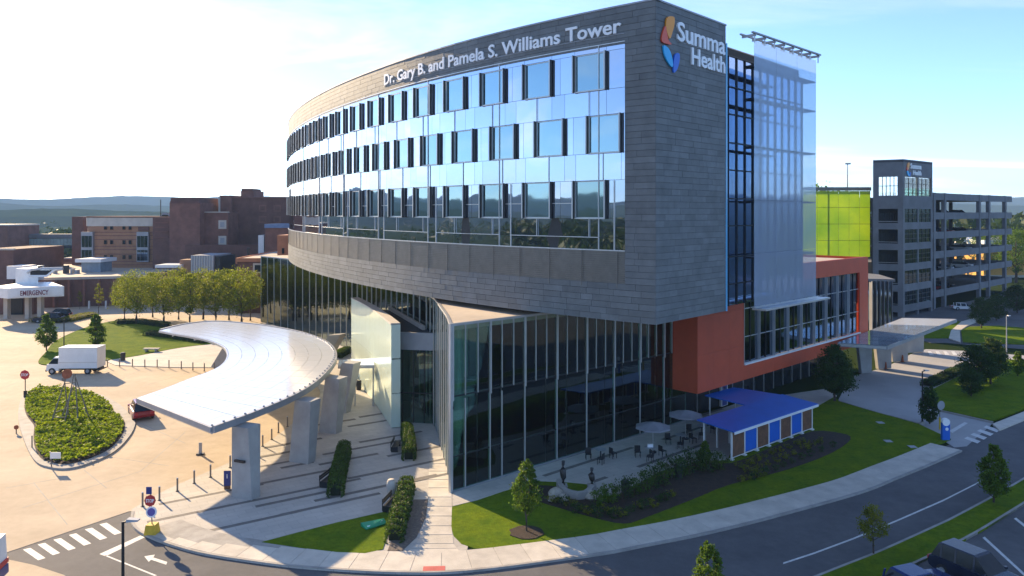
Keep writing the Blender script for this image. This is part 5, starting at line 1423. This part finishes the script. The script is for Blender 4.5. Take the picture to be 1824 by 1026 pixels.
# tan banded office block with rounded left end
tb_ = thing('tan_office_block', 'tan banded brick office block with rounded end and blue glass bays', 'building', (AT(220, 190), 196, 0))
d = 190.0; xa, xb = AT(147, d), AT(302, d)
foot = [(xa + 3 - 3 * math.cos(a * math.pi / 16), d + 3 - 3 * math.sin(a * math.pi / 16)) for a in range(0, 9)] + [(xb, d), (xb, d + 18), (xa, d + 18)]
zr = ZZ(388, d)
MB().prism(foot, 0, zr).build('wall', M_TANB, tb_)
off = lambda k: [(xa + 3 - (3 + k) * math.cos(a * math.pi / 16), d + 3 - (3 + k) * math.sin(a * math.pi / 16)) for a in range(0, 9)] + [(xb - .2, d - k), (xb - .2, d + 18), (xa - k, d + 18)]
MB().prism(off(.25), ZZ(403, d), ZZ(388, d) + .05).build('cornice_band', M_CREAM, tb_)
MB().prism(off(.35), ZZ(388, d) + .05, ZZ(386, d) + .1).build('cornice_cap', M_BRICKD, tb_)
for y in (413, 419, 426, 438, 444, 452, 465, 471):
    MB().prism(off(.06), ZZ(y + 1.3, d), ZZ(y, d)).build('brick_band', M_BRICK, tb_)
for (xc) in (188, 199, 221, 232):
    for yc in (405.5, 431.5, 458):
        window_px(tb_, xc - 2.5, xc + 2.5, yc - 3.5, yc + 3.5, d - .1, M_TANB, M_DGLASS, .05)
for (p0, p1) in ((147.5, 168), (246, 267)):
    bay = MB().box(AT(p0, d), AT(p1, d), d - .8, d, ZZ(466, d), ZZ(413, d)).build('window_bay', M_GREY, tb_)
    for (y0, y1) in ((420, 440), (445, 464)):
        for k in range(3):
            a = p0 + 1 + (p1 - p0 - 2) * k / 3; b = p0 + 1 + (p1 - p0 - 2) * (k + 1) / 3
            MB().box(AT(a, d) + .05, AT(b, d) - .05, d - .88, d - .78, ZZ(y1, d), ZZ(y0, d)).build('pane', M_BLUEG, bay)
MB().box(AT(247, d), AT(266, d), d - .3, d - .1, ZZ(411, d), ZZ(404, d)).build('dark_panel', M_BRICKD, tb_)
for (a, b, y) in ((268, 300, 383), (272, 284, 379)): MB().box(AT(a, d), AT(b, d), d + 5, d + 10, zr, ZZ(y, d)).build('roof_unit', M_GREY, tb_)
MB().cyl(AT(273, d), d + 4, zr, ZZ(355, d), .12, n=6).build('mast', M_DARK, tb_)
# tall brick blocks
bk = thing('brick_hospital_block', 'tall windowless dark red brick block behind the tan office', 'building', (AT(330, 186), 192, 0))
block(bk, 'wall', 302, 356, 185, 16, ZZ(361, 185), M_BRICK); block(bk, 'penthouse', 304, 355, 186, 12, ZZ(352, 186), M_BRICKD, ZZ(361, 185))
block(bk, 'cap', 303, 354, 184.8, 1, ZZ(361, 185) + .4, M_BRICKD, ZZ(362.5, 185)); block(bk, 'lower_wall', 272, 302, 187, 14, ZZ(387, 187), M_BRICKD)
for y in (396, 404, 412, 422): block(bk, 'brick_band', 276, 300, 186.8, .3, ZZ(y, 187), M_BRICK, ZZ(y + 1.4, 187))
bk2 = thing('brick_mid_block', 'mid height red brick block with two square windows', 'building', (AT(380, 188), 195, 0))
block(bk2, 'wall', 356, 406, 188, 16, ZZ(378.5, 188), M_BRICK); block(bk2, 'coping', 356, 407, 187.8, .6, ZZ(377, 188), M_CREAM, ZZ(378.7, 188))
for y in (400, 428): window_px(bk2, 392.5, 400, y - 4.5, y + 4.5, 188, M_CREAM, M_GREY, .45)
for (x) in (358, 361): MB().cyl(AT(x, 188), 190, ZZ(378, 188), ZZ(362, 188), .25, n=8).build('flue', M_GREY, bk2)
bk3 = thing('brick_ward_block', 'largest dark red brick block left of the tower with rooftop penthouse', 'building', (AT(455, 196), 206, 0))
block(bk3, 'wall', 404, 560, 195, 20, ZZ(352, 195), M_BRICKD); block(bk3, 'stair_tower', 391, 412, 194, 14, ZZ(348, 194), M_BRICK); block(bk3, 'painted_lit_corner', 389, 392, 193.8, 8, ZZ(350, 194), M_CREAM, ZZ(377, 194))  # cream strip paints sunlight onto the left corner of the brick stair tower
block(bk3, 'penthouse', 429, 452, 198, 8, ZZ(340, 198), M_BRICK, ZZ(352, 195)); block(bk3, 'penthouse_cap', 430, 449, 197.8, 7, ZZ(336, 198), M_BRICKD, ZZ(340, 198)); block(bk3, 'coping', 404, 560, 194.8, .6, ZZ(351, 195), M_BRICK, ZZ(353, 195))
for (x, y) in ((468, 371), (494, 371), (468, 391), (494, 391), (520, 371)): window_px(bk3, x - 4, x + 4, y - 3.5, y + 3.5, 195, M_BRICK, M_BRICKD, .4)
an = thing('brick_annex', 'low red brick annex with blue metal roof edge', 'building', (AT(495, 180), 185, 0))
block(an, 'wall', 472, 560, 180, 10, ZZ(406, 180), M_BRICK); block(an, 'roof_edge', 471, 560, 179.7, 10.5, ZZ(399, 180), mat('blue_roof', (.14, .22, .36), .5), ZZ(406, 180)); block(an, 'door_panel', 460, 470, 181, 4, ZZ(419, 181), M_WHITE); block(an, 'low_wall', 330, 480, 183, 1, ZZ(436, 183), M_BRICKD)
# orange brick low building next to the wing
ob = thing('orange_brick_annex', 'low orange brick building with pale flat roof at the end of the glass wing', 'building', (AT(445, 150), 160, 0))
d = 150.0
MB().prism([(AT(423, d), d), (AT(480, d), d), (AT(505, d), d + 6), (AT(505, d), d + 40), (AT(392, d) + 2, d + 30)], 0, ZZ(462, d)).build('wall', M_BRICKD, ob)
MB().prism([(AT(423, d), d - .1), (AT(480, d), d - .1), (AT(505, d), d + 6), (AT(505, d), d + 40), (AT(392, d) + 2, d + 30)], ZZ(462, d), ZZ(461, d)).build('roof', M_ROOFT, ob)
MB().wall((AT(392, d) + 1.8, d + 30), (AT(423, d), d - .2), ZZ(470, d), ZZ(459.5, d), 0, .3).build('parapet', M_ORBR, ob)
MB().wall((AT(423, d), d - .2), (AT(480, d), d - .2), ZZ(466, d), ZZ(459.5, d), 0, .3).build('parapet', M_ORBR, ob)
block(ob, 'upper_block', 494, 530, 152, 20, ZZ(419, 152), M_ORBR); block(ob, 'upper_window', 502, 506, 151.8, .3, ZZ(442, 152), M_DGLASS, ZZ(452, 152))
window_px(ob, 454, 476, 472, 484, d, M_CREAM, M_DGLASS, .35); block(ob, 'pale_band', 450, 480, 149.6, .4, ZZ(497, d), M_CREAM, ZZ(502, d)); block(ob, 'lower_wall', 440, 482, 149.8, 4, ZZ(486, d), M_BRICKD)
MB().cyl(AT(428, 160), 165, ZZ(462, d), ZZ(462, d) + 1.6, .3, n=8).build('vent', M_DARK, ob)
# grey metal penthouse building
gm = thing('grey_metal_block', 'pale grey ribbed metal block with brick end above the grove', 'building', (AT(360, 165), 170, 0))
block(gm, 'wall', 340, 381, 165, 10, ZZ(455, 165), M_GREY); block(gm, 'brick_end', 320, 340, 165.5, 9, ZZ(463, 165), M_TANB); block(gm, 'dark_side', 381, 392, 165.5, 9, ZZ(457, 165), M_DARK)
for k in range(9): block(gm, 'rib', 341 + k * 4.6, 342 + k * 4.6, 164.85, .2, ZZ(455.5, 165), M_ALU, 0.1)
block(gm, 'canopy', 276, 322, 164, 6, ZZ(472, 164), M_WHITE, ZZ(477, 164)); block(gm, 'brick_base', 275, 400, 164.5, 8, ZZ(486, 165), M_BRICK)
# long low brick building with tan roof
lo = thing('low_brick_building', 'long low brick building with pale tan flat roof', 'building', (AT(190, 162), 180, 0))
zl = 6.0
fp = [(AT(66, 158), 158), (AT(320, 166), 166), (AT(340, 200), 200), (AT(60, 205), 205)]
MB().prism(fp, 0, zl).build('wall', M_BRICKD, lo); MB().prism([(a, b + .15) for a, b in fp], zl, zl + .06).build('roof', M_ROOFT, lo)
for a, b in zip(fp, fp[1:] + fp[:1]): MB().wall(a, b, zl - .2, zl + .35, -.1, .2).build('parapet', M_CREAM if a is fp[0] else M_BRICKD, lo)
for k in range(9): MB().box(AT(100 + k * 22, 159.3), AT(101 + k * 22, 159.3) + .3, 158 + k * 1.0, 158.5 + k * 1.0 + .6, .1, zl - .3).build('pilaster', M_BRICK, lo)
un = block(lo, 'roof_unit', 145, 179, 176, 5, zl + 2.4, mat('unit_blue', (.20, .27, .34), .5), zl); MB().box(AT(138, 176), AT(184, 176), 175, 182, zl + 2.4, zl + 3.2).build('unit_cap', M_WHITE, un)
for (x, w, h_) in ((94, 3, 1.4), (112, 6, 1.9), (125, 3, 1.1), (133, 4, .9)): block(lo, 'vent', x, x + w, 172, 1.2, zl + h_, M_DARK if w == 6 else M_GREY, zl)
for x in (157, 187): block(lo, 'white_post', x, x + 2, 157.2, .3, 1.6, M_WHITE, .02)
bl = thing('small_brick_block', 'small pale topped brick block behind the long low roof', 'building', (AT(130, 212), 216, 0)); block(bl, 'wall', 114, 150, 210, 10, ZZ(461, 210), M_BRICK); block(bl, 'coping', 113.5, 150, 209.8, 10, ZZ(459, 210), M_CREAM, ZZ(461.5, 210))
# emergency entrance
em = thing('emergency_entrance', 'white emergency entrance canopy with sign at the left edge', 'building', (AT(40, 138), 142, 0))
d = 138.0
MB().prism([(AT(20, d), d - 1), (AT(97, d), d + 3), (AT(92, d + 12), d + 12), (AT(-30, d), d + 12), (AT(-30, d), d + 2)], ZZ(531, d), ZZ(513, d)).build('canopy', M_WHITE, em)
sgnp = MB().wall((AT(25, d), d - 1.05), (AT(97, d), d + 2.75), ZZ(529, d), ZZ(512, d), .1, .25).build('sign_band', M_WHITE, em)
e0 = Vector((AT(41, d), d - 1.1)); ed = (Vector((AT(97, d), d + 2.75)) - Vector((AT(25, d), d - 1.05))).normalized(); en = Vector((ed.y, -ed.x))
def f_e(u, v, w):
    p = e0 + ed * (u + .2) + en * (.6 + w); return (p.x, p.y, ZZ(525, d) + v)
lettering('EMERGENCY', f_e, mat('sign_maroon', (.16, .02, .04), .5), sgnp, 'letter', 4.4, .85)
for x in (6, 44, 66): block(em, 'column', x, x + 7, d + 4, 1.0, ZZ(530, d), M_CREAM)
block(em, 'back_wall', -30, 60, d + 10, 3, ZZ(528, d), M_BRICKD); block(em, 'door', 12, 40, d + 9.8, .3, 3.2, M_DGLASS)
# curved white upper storey with a dark strip
up = MB().prism([(AT(1, d), d + 8), (AT(68, d + 8), d + 8), (AT(66, d + 18), d + 18), (AT(-30, d), d + 18), (AT(-30, d), d + 9)], ZZ(513, d), ZZ(485, d)).build('upper_storey', M_WHITE, em)
MB().prism([(AT(5, d), d + 7.9), (AT(40, d), d + 7.9), (AT(42, d), d + 8.3), (AT(4, d), d + 8.3)], ZZ(497, d), ZZ(487, d)).build('strip_window', M_DGLASS, up)
MB().tube([(AT(p, d), d + 7.8, ZZ(y, d)) for p, y in ((0, 492), (8, 486), (30, 484), (50, 484), (67, 484))], .25, 6).build('roof_rim', M_ALU, up)
MB().tube([(AT(p, d), d + 7.85, ZZ(y, d)) for p, y in ((3, 498), (36, 498), (44, 492), (52, 486), (66, 484))], .22, 6).build('curved_rim', M_WHITE, up)
block(em, 'roof_unit', 12, 40, 170, 5, ZZ(474, 170), M_WHITE, 5); block(em, 'side_block', -40, 24, 178, 20, ZZ(444, 178), M_BRICKD); block(em, 'side_coping', -40, 24.5, 177.7, .6, ZZ(442.5, 178), M_CREAM, ZZ(445.5, 178))
# sky bridge
sb2 = thing('sky_bridge', 'long enclosed glazed footbridge between brick buildings far left', 'bridge', (AT(70, 232), 234, 0)); d = 232.0
block(sb2, 'deck', -10, 132, d, 4, ZZ(438, d), M_DARK, ZZ(442, d)); block(sb2, 'roof', -10, 132, d - .2, 4.4, ZZ(417, d), M_GARAGE, ZZ(424, d)); block(sb2, 'rear_wall', -10, 132, d + 3.6, .3, ZZ(424, d), M_GREY, ZZ(438, d))
for k in range(20): block(sb2, 'pane', 12 + k * 6, 17.4 + k * 6, d + .1, .1, ZZ(425, d), mat('bridge_glass', (.30, .36, .34), .15, .2, .3), ZZ(437, d))
for x in (40, 90): block(sb2, 'support', x, x + 3, d + 1, 2, ZZ(442, d), M_GARAGE)
lf = thing('left_brick_block', 'brick block at the far left edge beside the footbridge', 'building', (AT(0, 225), 230, 0)); block(lf, 'wall', -60, 13, 222, 15, ZZ(402, 222), M_BRICK); block(lf, 'coping', -60, 13.6, 221.7, 15, ZZ(400, 222), M_CREAM, ZZ(402.5, 222)); block(lf, 'end_wall', 128, 148, 200, 12, ZZ(386, 200), M_BRICKD)

# ================================================================ PARKING GARAGE (right)
ga = thing('parking_garage', 'six level open grey concrete parking garage at the right', 'garage', (105, 178, 0))
g0, g1 = Vector((85.5, 155.0)), Vector((126.0, 191.0)); gd = (g1 - g0).normalized(); GL = (g1 - g0).length
def GF(u, k=0.0): p = g0 + gd * u + Vector((gd.y, -gd.x)) * k; return (p.x, p.y)
LV = [24.0 - 4.05 * i for i in range(6)]
for i, z in enumerate(LV):
    MB().wall(GF(0), GF(GL), z - 1.45, z, -.35, 0).build('spandrel', M_GARAGE, ga)
    MB().wall(GF(0), GF(GL), z - 1.45, z - .3, -24.3, -24).build('rear_spandrel', M_GARAGE, ga)
    MB().wall(GF(GL - .4), GF(GL - .05), z - 1.3, z - .1, -24, -.36).build('end_spandrel', M_GARAGE, ga)
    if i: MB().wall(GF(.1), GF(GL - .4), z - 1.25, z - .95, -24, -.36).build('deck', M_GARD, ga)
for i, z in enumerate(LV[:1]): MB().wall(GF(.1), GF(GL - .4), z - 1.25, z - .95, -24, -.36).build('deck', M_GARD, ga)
ou_ = lambda px: next(u / 10 for u in range(0, 900) if CX + F * GF(u / 10)[0] / GF(u / 10)[1] >= px)
for px in (1664, 1683, 1745, 1762, 1791):
    u = ou_(px); MB().wall(GF(u - .5), GF(u + .5), 0, 24.05, -.6, .12).build('column', M_GARAGE, ga)
for u in range(4, int(GL), 9):
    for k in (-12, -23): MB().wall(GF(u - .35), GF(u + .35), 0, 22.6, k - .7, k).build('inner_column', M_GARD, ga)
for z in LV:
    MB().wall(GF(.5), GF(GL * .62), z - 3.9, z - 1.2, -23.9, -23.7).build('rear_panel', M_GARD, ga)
rg = random.Random(3); cols = [paintm('silver', (.42, .43, .45)), paintm('navy', (.012, .018, .04)), paintm('white', (.7, .7, .7)), paintm('red', (.30, .012, .014)), paintm('black', (.012, .012, .014))]
lvn = ['top', 'second', 'third', 'fourth', 'fifth']
for li in range(1, 6):
    for k, u in enumerate((8, 14, 20, 31)):
        p = GF(u + rg.uniform(-1, 1), -4.2); z = LV[li] - .95
        if li == 5 and k == 3: continue
        ci = rg.randrange(5); t = thing('garage_car', '%s car parked on the %s deck of the garage, %s from the stair tower' % (['silver', 'navy', 'white', 'red', 'black'][ci], lvn[li - 1], ORD[k]), 'car', (p[0], p[1], z), 'cars parked in the garage')
        f = hx(Vector((p[0], p[1], z)), math.atan2(gd.y, gd.x) + math.pi / 2)
        tb(f, -2.2, 2.2, -.9, .9, .28, .92, .06, .05).build('body', cols[ci], t); tb(f, -1.0, 1.9, -.82, .82, .92, 1.55, .4, .16, .7).build('cabin', M_DGLASS, t)
        for x in (-1.4, 1.4): tb(f, x - .33, x + .33, -.92, .92, 0, .6, .12, 0).build('wheel', M_TYRE, t)
# stair tower
st = thing('stair_tower', 'grey concrete garage stair tower with window grids and a small logo', 'building', (77, 148, 0))
c0 = Vector((AT(1555, 147), 147.0)); c1 = Vector((AT(1609, 144), 144.0)); c2 = Vector((AT(1661, 153), 153.0)); c3 = c0 + (c2 - c1)
zt = 30.1
lev = [zt - 9.3 - 3.95 * i for i in range(6)]
def face(p0, p1, glassed):
    d_ = (p1 - p0).normalized(); L_ = (p1 - p0).length
    Q_ = lambda u: tuple(p0 + d_ * u)
    e_ = .95 if not glassed else .7
    MB().wall(Q_(0), Q_(e_), 0, zt, -.5, 0).build('corner_column', M_GARAGE, st); MB().wall(Q_(L_ - e_), Q_(L_), 0, zt, -.5, 0).build('corner_column', M_GARAGE, st)
    MB().wall(Q_(e_), Q_(L_ - e_), zt - 3.3, zt, -.5, -.002).build('top_wall', M_GARAGE, st)
    zs = [zt - 8.1] + lev
    for z in zs: MB().wall(Q_(e_), Q_(L_ - e_), z - .15, z + 1.1, -.5, -.004).build('spandrel', M_GARAGE, st)
    if glassed:
        for z in [zt - 7.0] + [z + 1.1 for z in lev]:
            for k in range(2):
                a = e_ + (L_ - 2 * e_) * k / 2 + .15; b = e_ + (L_ - 2 * e_) * (k + 1) / 2 - .15
                w = MB().wall(Q_(a), Q_(b), z, z + .1, -.3, -.1).build('window', M_GARAGE, st)
                hh = 3.6 if z > zt - 8 else 2.7
                piece('pane', M_CLEAR if z > zt - 8 else M_POD, w, Q_(a), Q_(b), z + .1, z + hh, -.22, -.18)
                for m_ in range(4): MB().wall(Q_(a + (b - a) * m_ / 3 - .05), Q_(a + (b - a) * m_ / 3 + .05), z + .1, z + hh, -.26, -.1).build('mullion', M_DARK, w)
                for m_ in (1, 2): MB().wall(Q_(a), Q_(b), z + hh * m_ / 3 - .04, z + hh * m_ / 3 + .04, -.25, -.11).build('transom', M_DARK, w)
        MB().wall(Q_(L_ / 2 - .25), Q_(L_ / 2 + .25), 0, zt - 3.3, -.45, -.006).build('pier', M_GARAGE, st)
    else:
        w = MB().wall(Q_(e_), Q_(L_ - e_), zt - 7.0, zt - 6.9, -.3, -.1).build('window', M_GARAGE, st)
        for m_ in range(6): MB().wall(Q_(e_ + (L_ - 2 * e_) * m_ / 5 - .06), Q_(e_ + (L_ - 2 * e_) * m_ / 5 + .06), zt - 6.9, zt - 3.3, -.3, -.12).build('mullion', M_DARK, w)
        MB().wall(Q_(e_), Q_(L_ - e_), zt - 5.1, zt - 5.0, -.3, -.12).build('transom', M_DARK, w)
        for z in lev:
            MB().wall(Q_(e_), Q_(L_ - e_), z + 1.35, z + 1.42, -.2, -.12).build('handrail', M_ALU, st)
            for m_ in range(9): MB().wall(Q_(e_ + (L_ - 2 * e_) * m_ / 8 - .03), Q_(e_ + (L_ - 2 * e_) * m_ / 8 + .03), z + 1.1, z + 3.0, -.2, -.15).build('baluster', M_DARK, st)
face(c0, c1, False); face(c1, c2, True)
MB().prism([tuple(c0), tuple(c1), tuple(c2), tuple(c3)], zt - .5, zt - .2).build('roof', M_ROOFD, st)
for z in lev + [zt - 8.1]:
    i0 = [c0.lerp(c2, .06), c1 + (c3 - c1) * .06, c2.lerp(c0, .06), c3.lerp(c1, .06)]
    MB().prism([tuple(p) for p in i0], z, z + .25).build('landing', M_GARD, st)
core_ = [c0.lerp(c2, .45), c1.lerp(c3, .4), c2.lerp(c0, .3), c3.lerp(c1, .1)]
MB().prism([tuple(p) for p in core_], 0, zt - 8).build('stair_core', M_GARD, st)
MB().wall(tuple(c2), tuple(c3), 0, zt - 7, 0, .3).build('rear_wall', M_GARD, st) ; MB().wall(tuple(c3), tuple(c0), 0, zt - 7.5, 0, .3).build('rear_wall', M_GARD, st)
nd = (c2 - c1).normalized(); nn = Vector((nd.y, -nd.x))
def SF(u, v, w): p = c1 + nd * u + nn * (.05 + w); return (p.x, p.y, v)
lr = MB().wall(tuple(c1 + nd * 3), tuple(c1 + nd * 8.4), zt - 1.75, zt - 1.72, 0, .06).build('logo_rail', M_GREY, st)
lettering('Summa', lambda u, v, w: SF(3.0 + u, zt - 1.65 + v, w), M_SIGNW, lr, 'letter', 5.2, .95); lettering('Health', lambda u, v, w: SF(4.3 + u, zt - 2.85 + v, w), M_SIGNW, lr, 'letter', 3.9, .85)
for (pts2, m) in [([(1.7, zt - .75), (2.5, zt - .6), (2.4, zt - 1.3), (2.0, zt - 1.9), (1.5, zt - 1.5)], 'logo_orange'), ([(1.4, zt - 1.4), (1.9, zt - 2.0), (1.2, zt - 2.1)], 'logo_red'), ([(1.3, zt - 2.2), (2.0, zt - 2.3), (2.5, zt - 3.0), (2.2, zt - 3.2), (1.5, zt - 2.8)], 'logo_cyan'), ([(2.6, zt - 2.5), (3.1, zt - 2.5), (2.9, zt - 3.0), (2.6, zt - 3.3)], 'logo_blue')]:
    P_ = smooth(pts2, 4, True); k = len(P_); b = MB(); b.add([SF(u, v, 0) for u, v in P_] + [SF(u, v, .12) for u, v in P_], [tuple(range(k)), tuple(range(2 * k - 1, k - 1, -1))] + [(i, (i + 1) % k, k + (i + 1) % k, k + i) for i in range(k)]); b.build('logo_petal', MATS[m], lr)
# garage body behind the stair tower with the lime screen
gb_ = thing('garage_flank', 'garage flank clad with a large lime green panel screen', 'building', (62, 156, 0)); d = 150.0
MB().prism([(AT(1380, 154), 154), (AT(1552, 152), 152), (AT(1600, 160), 160), (90, 178), (40, 190)], 0, 10.0).build('wall', M_GARAGE, gb_)
MB().wall((AT(1380, 151), 151), (AT(1552, 151), 151), 24.3, 25.0, -.6, 0).build('parapet', M_GARAGE, gb_)
sx0, sx1 = AT(1400, d), AT(1550, d)
for i in range(8):
    for j in range(4):
        a, b = sx0 + (sx1 - sx0) * i / 8, sx0 + (sx1 - sx0) * (i + 1) / 8; z0, z1 = ZZ(458, d) + (ZZ(340, d) - ZZ(458, d)) * j / 4, ZZ(458, d) + (ZZ(340, d) - ZZ(458, d)) * (j + 1) / 4
        piece('screen_panel', M_LIME, gb_, (a + .03, d), (b - .03, d), z0 + .03, z1 - .03, -.04, 0.0, .004)
for i in range(0, 9, 4): MB().box(sx0 + (sx1 - sx0) * i / 8 - .06, sx0 + (sx1 - sx0) * i / 8 + .06, d + .06, d + .3, ZZ(458, d), ZZ(340, d)).build('screen_post', M_DARK, gb_)
x = AT(1517, 158); lp = thing('roof_lamp', 'tall lamp on the garage roof above the lime screen', 'lamp post', (x, 160, 24)); MB().cyl(x, 160, 24, ZZ(293, 160), .16, .1, 8).build('pole', M_GREY, lp); MB().box(x - .6, x + .6, 159.7, 160.3, ZZ(293, 160), ZZ(291, 160) + .1).build('head', M_GREY, lp)
# link building in front of the stair tower
lk2 = thing('link_building', 'low dark glazed link building before the stair tower', 'building', (AT(1572, 125), 128, 0)); d = 124.0
MB().prism([(AT(1545, d), d), (AT(1585, d), d - 1), (AT(1606, d), d + 8), (AT(1560, d), d + 22)], 0, ZZ(500, d)).build('wall', M_BLUEG, lk2); MB().prism([(AT(1543, d), d - .5), (AT(1586, d), d - 1.5), (AT(1608, d), d + 8), (AT(1558, d), d + 22)], ZZ(500, d), ZZ(496, d)).build('roof', M_GARAGE, lk2)
for k in range(6): MB().box(AT(1547 + k * 7, d), AT(1548 + k * 7, d), d - 1.3, d + .4, 0, ZZ(500, d)).build('mullion', M_GARAGE, lk2)
# ochre building and white roof at the right edge
oc = thing('ochre_building', 'low sunlit ochre building with white roof beyond the garage', 'building', (AT(1800, 232), 240, 0)); d = 232.0
MB().prism([(AT(1700, 250), 250), (AT(1752, d), d), (AT(1990, 240), 240), (AT(1990, 280), 280), (AT(1700, 285), 285)], 0, ZZ(440, d)).build('wall', M_YELL, oc); MB().prism([(AT(1700, 250), 249.8), (AT(1752, d), d - .3), (AT(1990, 240), 239.7), (AT(1990, 280), 280), (AT(1700, 285), 285)], ZZ(440, d), ZZ(428, d)).build('roof', M_WHITE, oc)
block(oc, 'lower_band', 1753, 1960, d - .4, .3, ZZ(490, d), M_CREAM); 
for x in (1806, 1840): window_px(oc, x, x + 9, 494, 506, d - .5, M_CREAM, M_DGLASS, .2)

# ================================================================ FAR LAND
def ridge(name, dist, base, amp, seed, label, hmin=0, ang=(0, 360), m=None, thick=300):
    b = MB(); n = int((ang[1] - ang[0]) * 2.2); k0 = 0
    for i in range(n + 1):
        a = R(ang[0] + (ang[1] - ang[0]) * i / n)
        h = base + amp * (.62 * noise.noise(Vector((math.cos(a) * 2.6, math.sin(a) * 2.6, seed))) + .28 * noise.noise(Vector((math.cos(a) * 8, math.sin(a) * 8, seed + 4)))) + 2.5 * noise.noise(Vector((a * 190, seed, 2)))
        h = max(h, hmin); dd = dist * (1 + .1 * noise.noise(Vector((math.cos(a) * 2, math.sin(a) * 2, seed + 9))))
        c, s_ = math.cos(a), math.sin(a)
        for (r_, z) in ((dd, -2), (dd + thick * .35, h * .55), (dd + thick, h), (dd + thick * 3, h * .6), (dd + thick * 3.2, -2)): b.v.append((c * r_, s_ * r_ + 60, z))
    for i in range(n):
        for j in range(4): q = i * 5 + j; b.f.append((q, q + 5, q + 6, q + 1)); b.mi.append(0)
    o = b.build(name, m, kind='structure', fix=False); return o
M_HILL = mat('wooded_hill', (0.045, 0.07, 0.03), .95, .3, .02, 1.0, .05, col2=(.024, .042, .02), spec=0.0)
ridge('hills', 1150, 20, 16, 1.0, '', 6, m=M_HILL, thick=200)
ridge('hills', 2200, 58, 60, 5.0, '', 12, m=M_HILL, thick=300)
ridge('hills', 3400, 104, 90, 12.0, '', 20, m=M_HILL, thick=400)

# far woods, one mass
rg = random.Random(11); fw = MB()
def wood_tree(x, y, h, n=34):
    w = h * rg.uniform(.42, .6)
    for k in range(n):
        a = rg.uniform(0, 6.283); t_ = rg.random(); r_ = w * math.sqrt(max(.03, 1 - (2 * t_ - 1) ** 2)) * rg.uniform(.55, 1.05)
        leaf(fw, (x + math.cos(a) * r_, y + math.sin(a) * r_, h * (.18 + .82 * t_)), h * .21, rg)
for k in range(2600):
    a = rg.uniform(0, 6.283); r_ = rg.uniform(280, 1000) ** 1.0; x, y = r_ * math.cos(a), 60 + r_ * math.sin(a)
    if -30 < math.degrees(math.atan2(x, y)) < 33 and r_ < 330: continue
    if noise.noise(Vector((x * .006, y * .006, 1))) < -.12: continue
    wood_tree(x, y, rg.uniform(7, 13), 30 if r_ < 600 else 18)
for k in range(260):     # trees along the far side of the street and car park, mirrored in the glass
    a = R(rg.uniform(150, 385)); r_ = rg.uniform(120, 270); x, y = r_ * math.cos(a), 40 + r_ * math.sin(a)
    if y > 120 or (x < 0 and y > 15): continue
    wood_tree(x, y, rg.uniform(6, 11), 60)
for k in range(420):     # a dense wood west of the car park, mirrored in the facade
    x, y = rg.uniform(-420, -150), rg.uniform(-190, 62)
    if y > -.36 * x: continue
    wood_tree(x, y, rg.uniform(9, 15), 90)
for k in range(90):      # trees behind the left-hand blocks
    x = AT(rg.uniform(-60, 300), 1) ; d = rg.uniform(255, 330); wood_tree(x * d, d, rg.uniform(7, 13), 70)
for k in range(40):
    d = rg.uniform(240, 330); wood_tree(AT(rg.uniform(1560, 1900), d), d, rg.uniform(12, 19), 70)
fo = fw.build('far_woods', L_FOREST, kind='stuff', fix=False); fo['label'] = 'distant green woods spread over the land around the hospital'

for p in protos.values(): p.drop()

# ---- air: pale even haze over the whole valley
hz = MB().box(-4300, 4300, -4300, 4300, -4.0, 175.0).build('haze', None if False else mat('tmp', (1, 1, 1)), kind='stuff')
hm = bpy.data.materials.new('haze_air'); hm.use_nodes = True; nn_ = hm.node_tree.nodes; nn_.remove(nn_['Principled BSDF'])
pv_ = nn_.new('ShaderNodeVolumePrincipled'); pv_.inputs['Density'].default_value = 0.00018; pv_.inputs['Color'].default_value = (.40, .64, 1.0, 1); pv_.inputs['Anisotropy'].default_value = 0.0
hm.node_tree.links.new(pv_.outputs[0], nn_['Material Output'].inputs['Volume'])
hz.data.materials.clear(); hz.data.materials.append(hm); hz['label'] = 'thin pale blue haze filling the air of the valley'
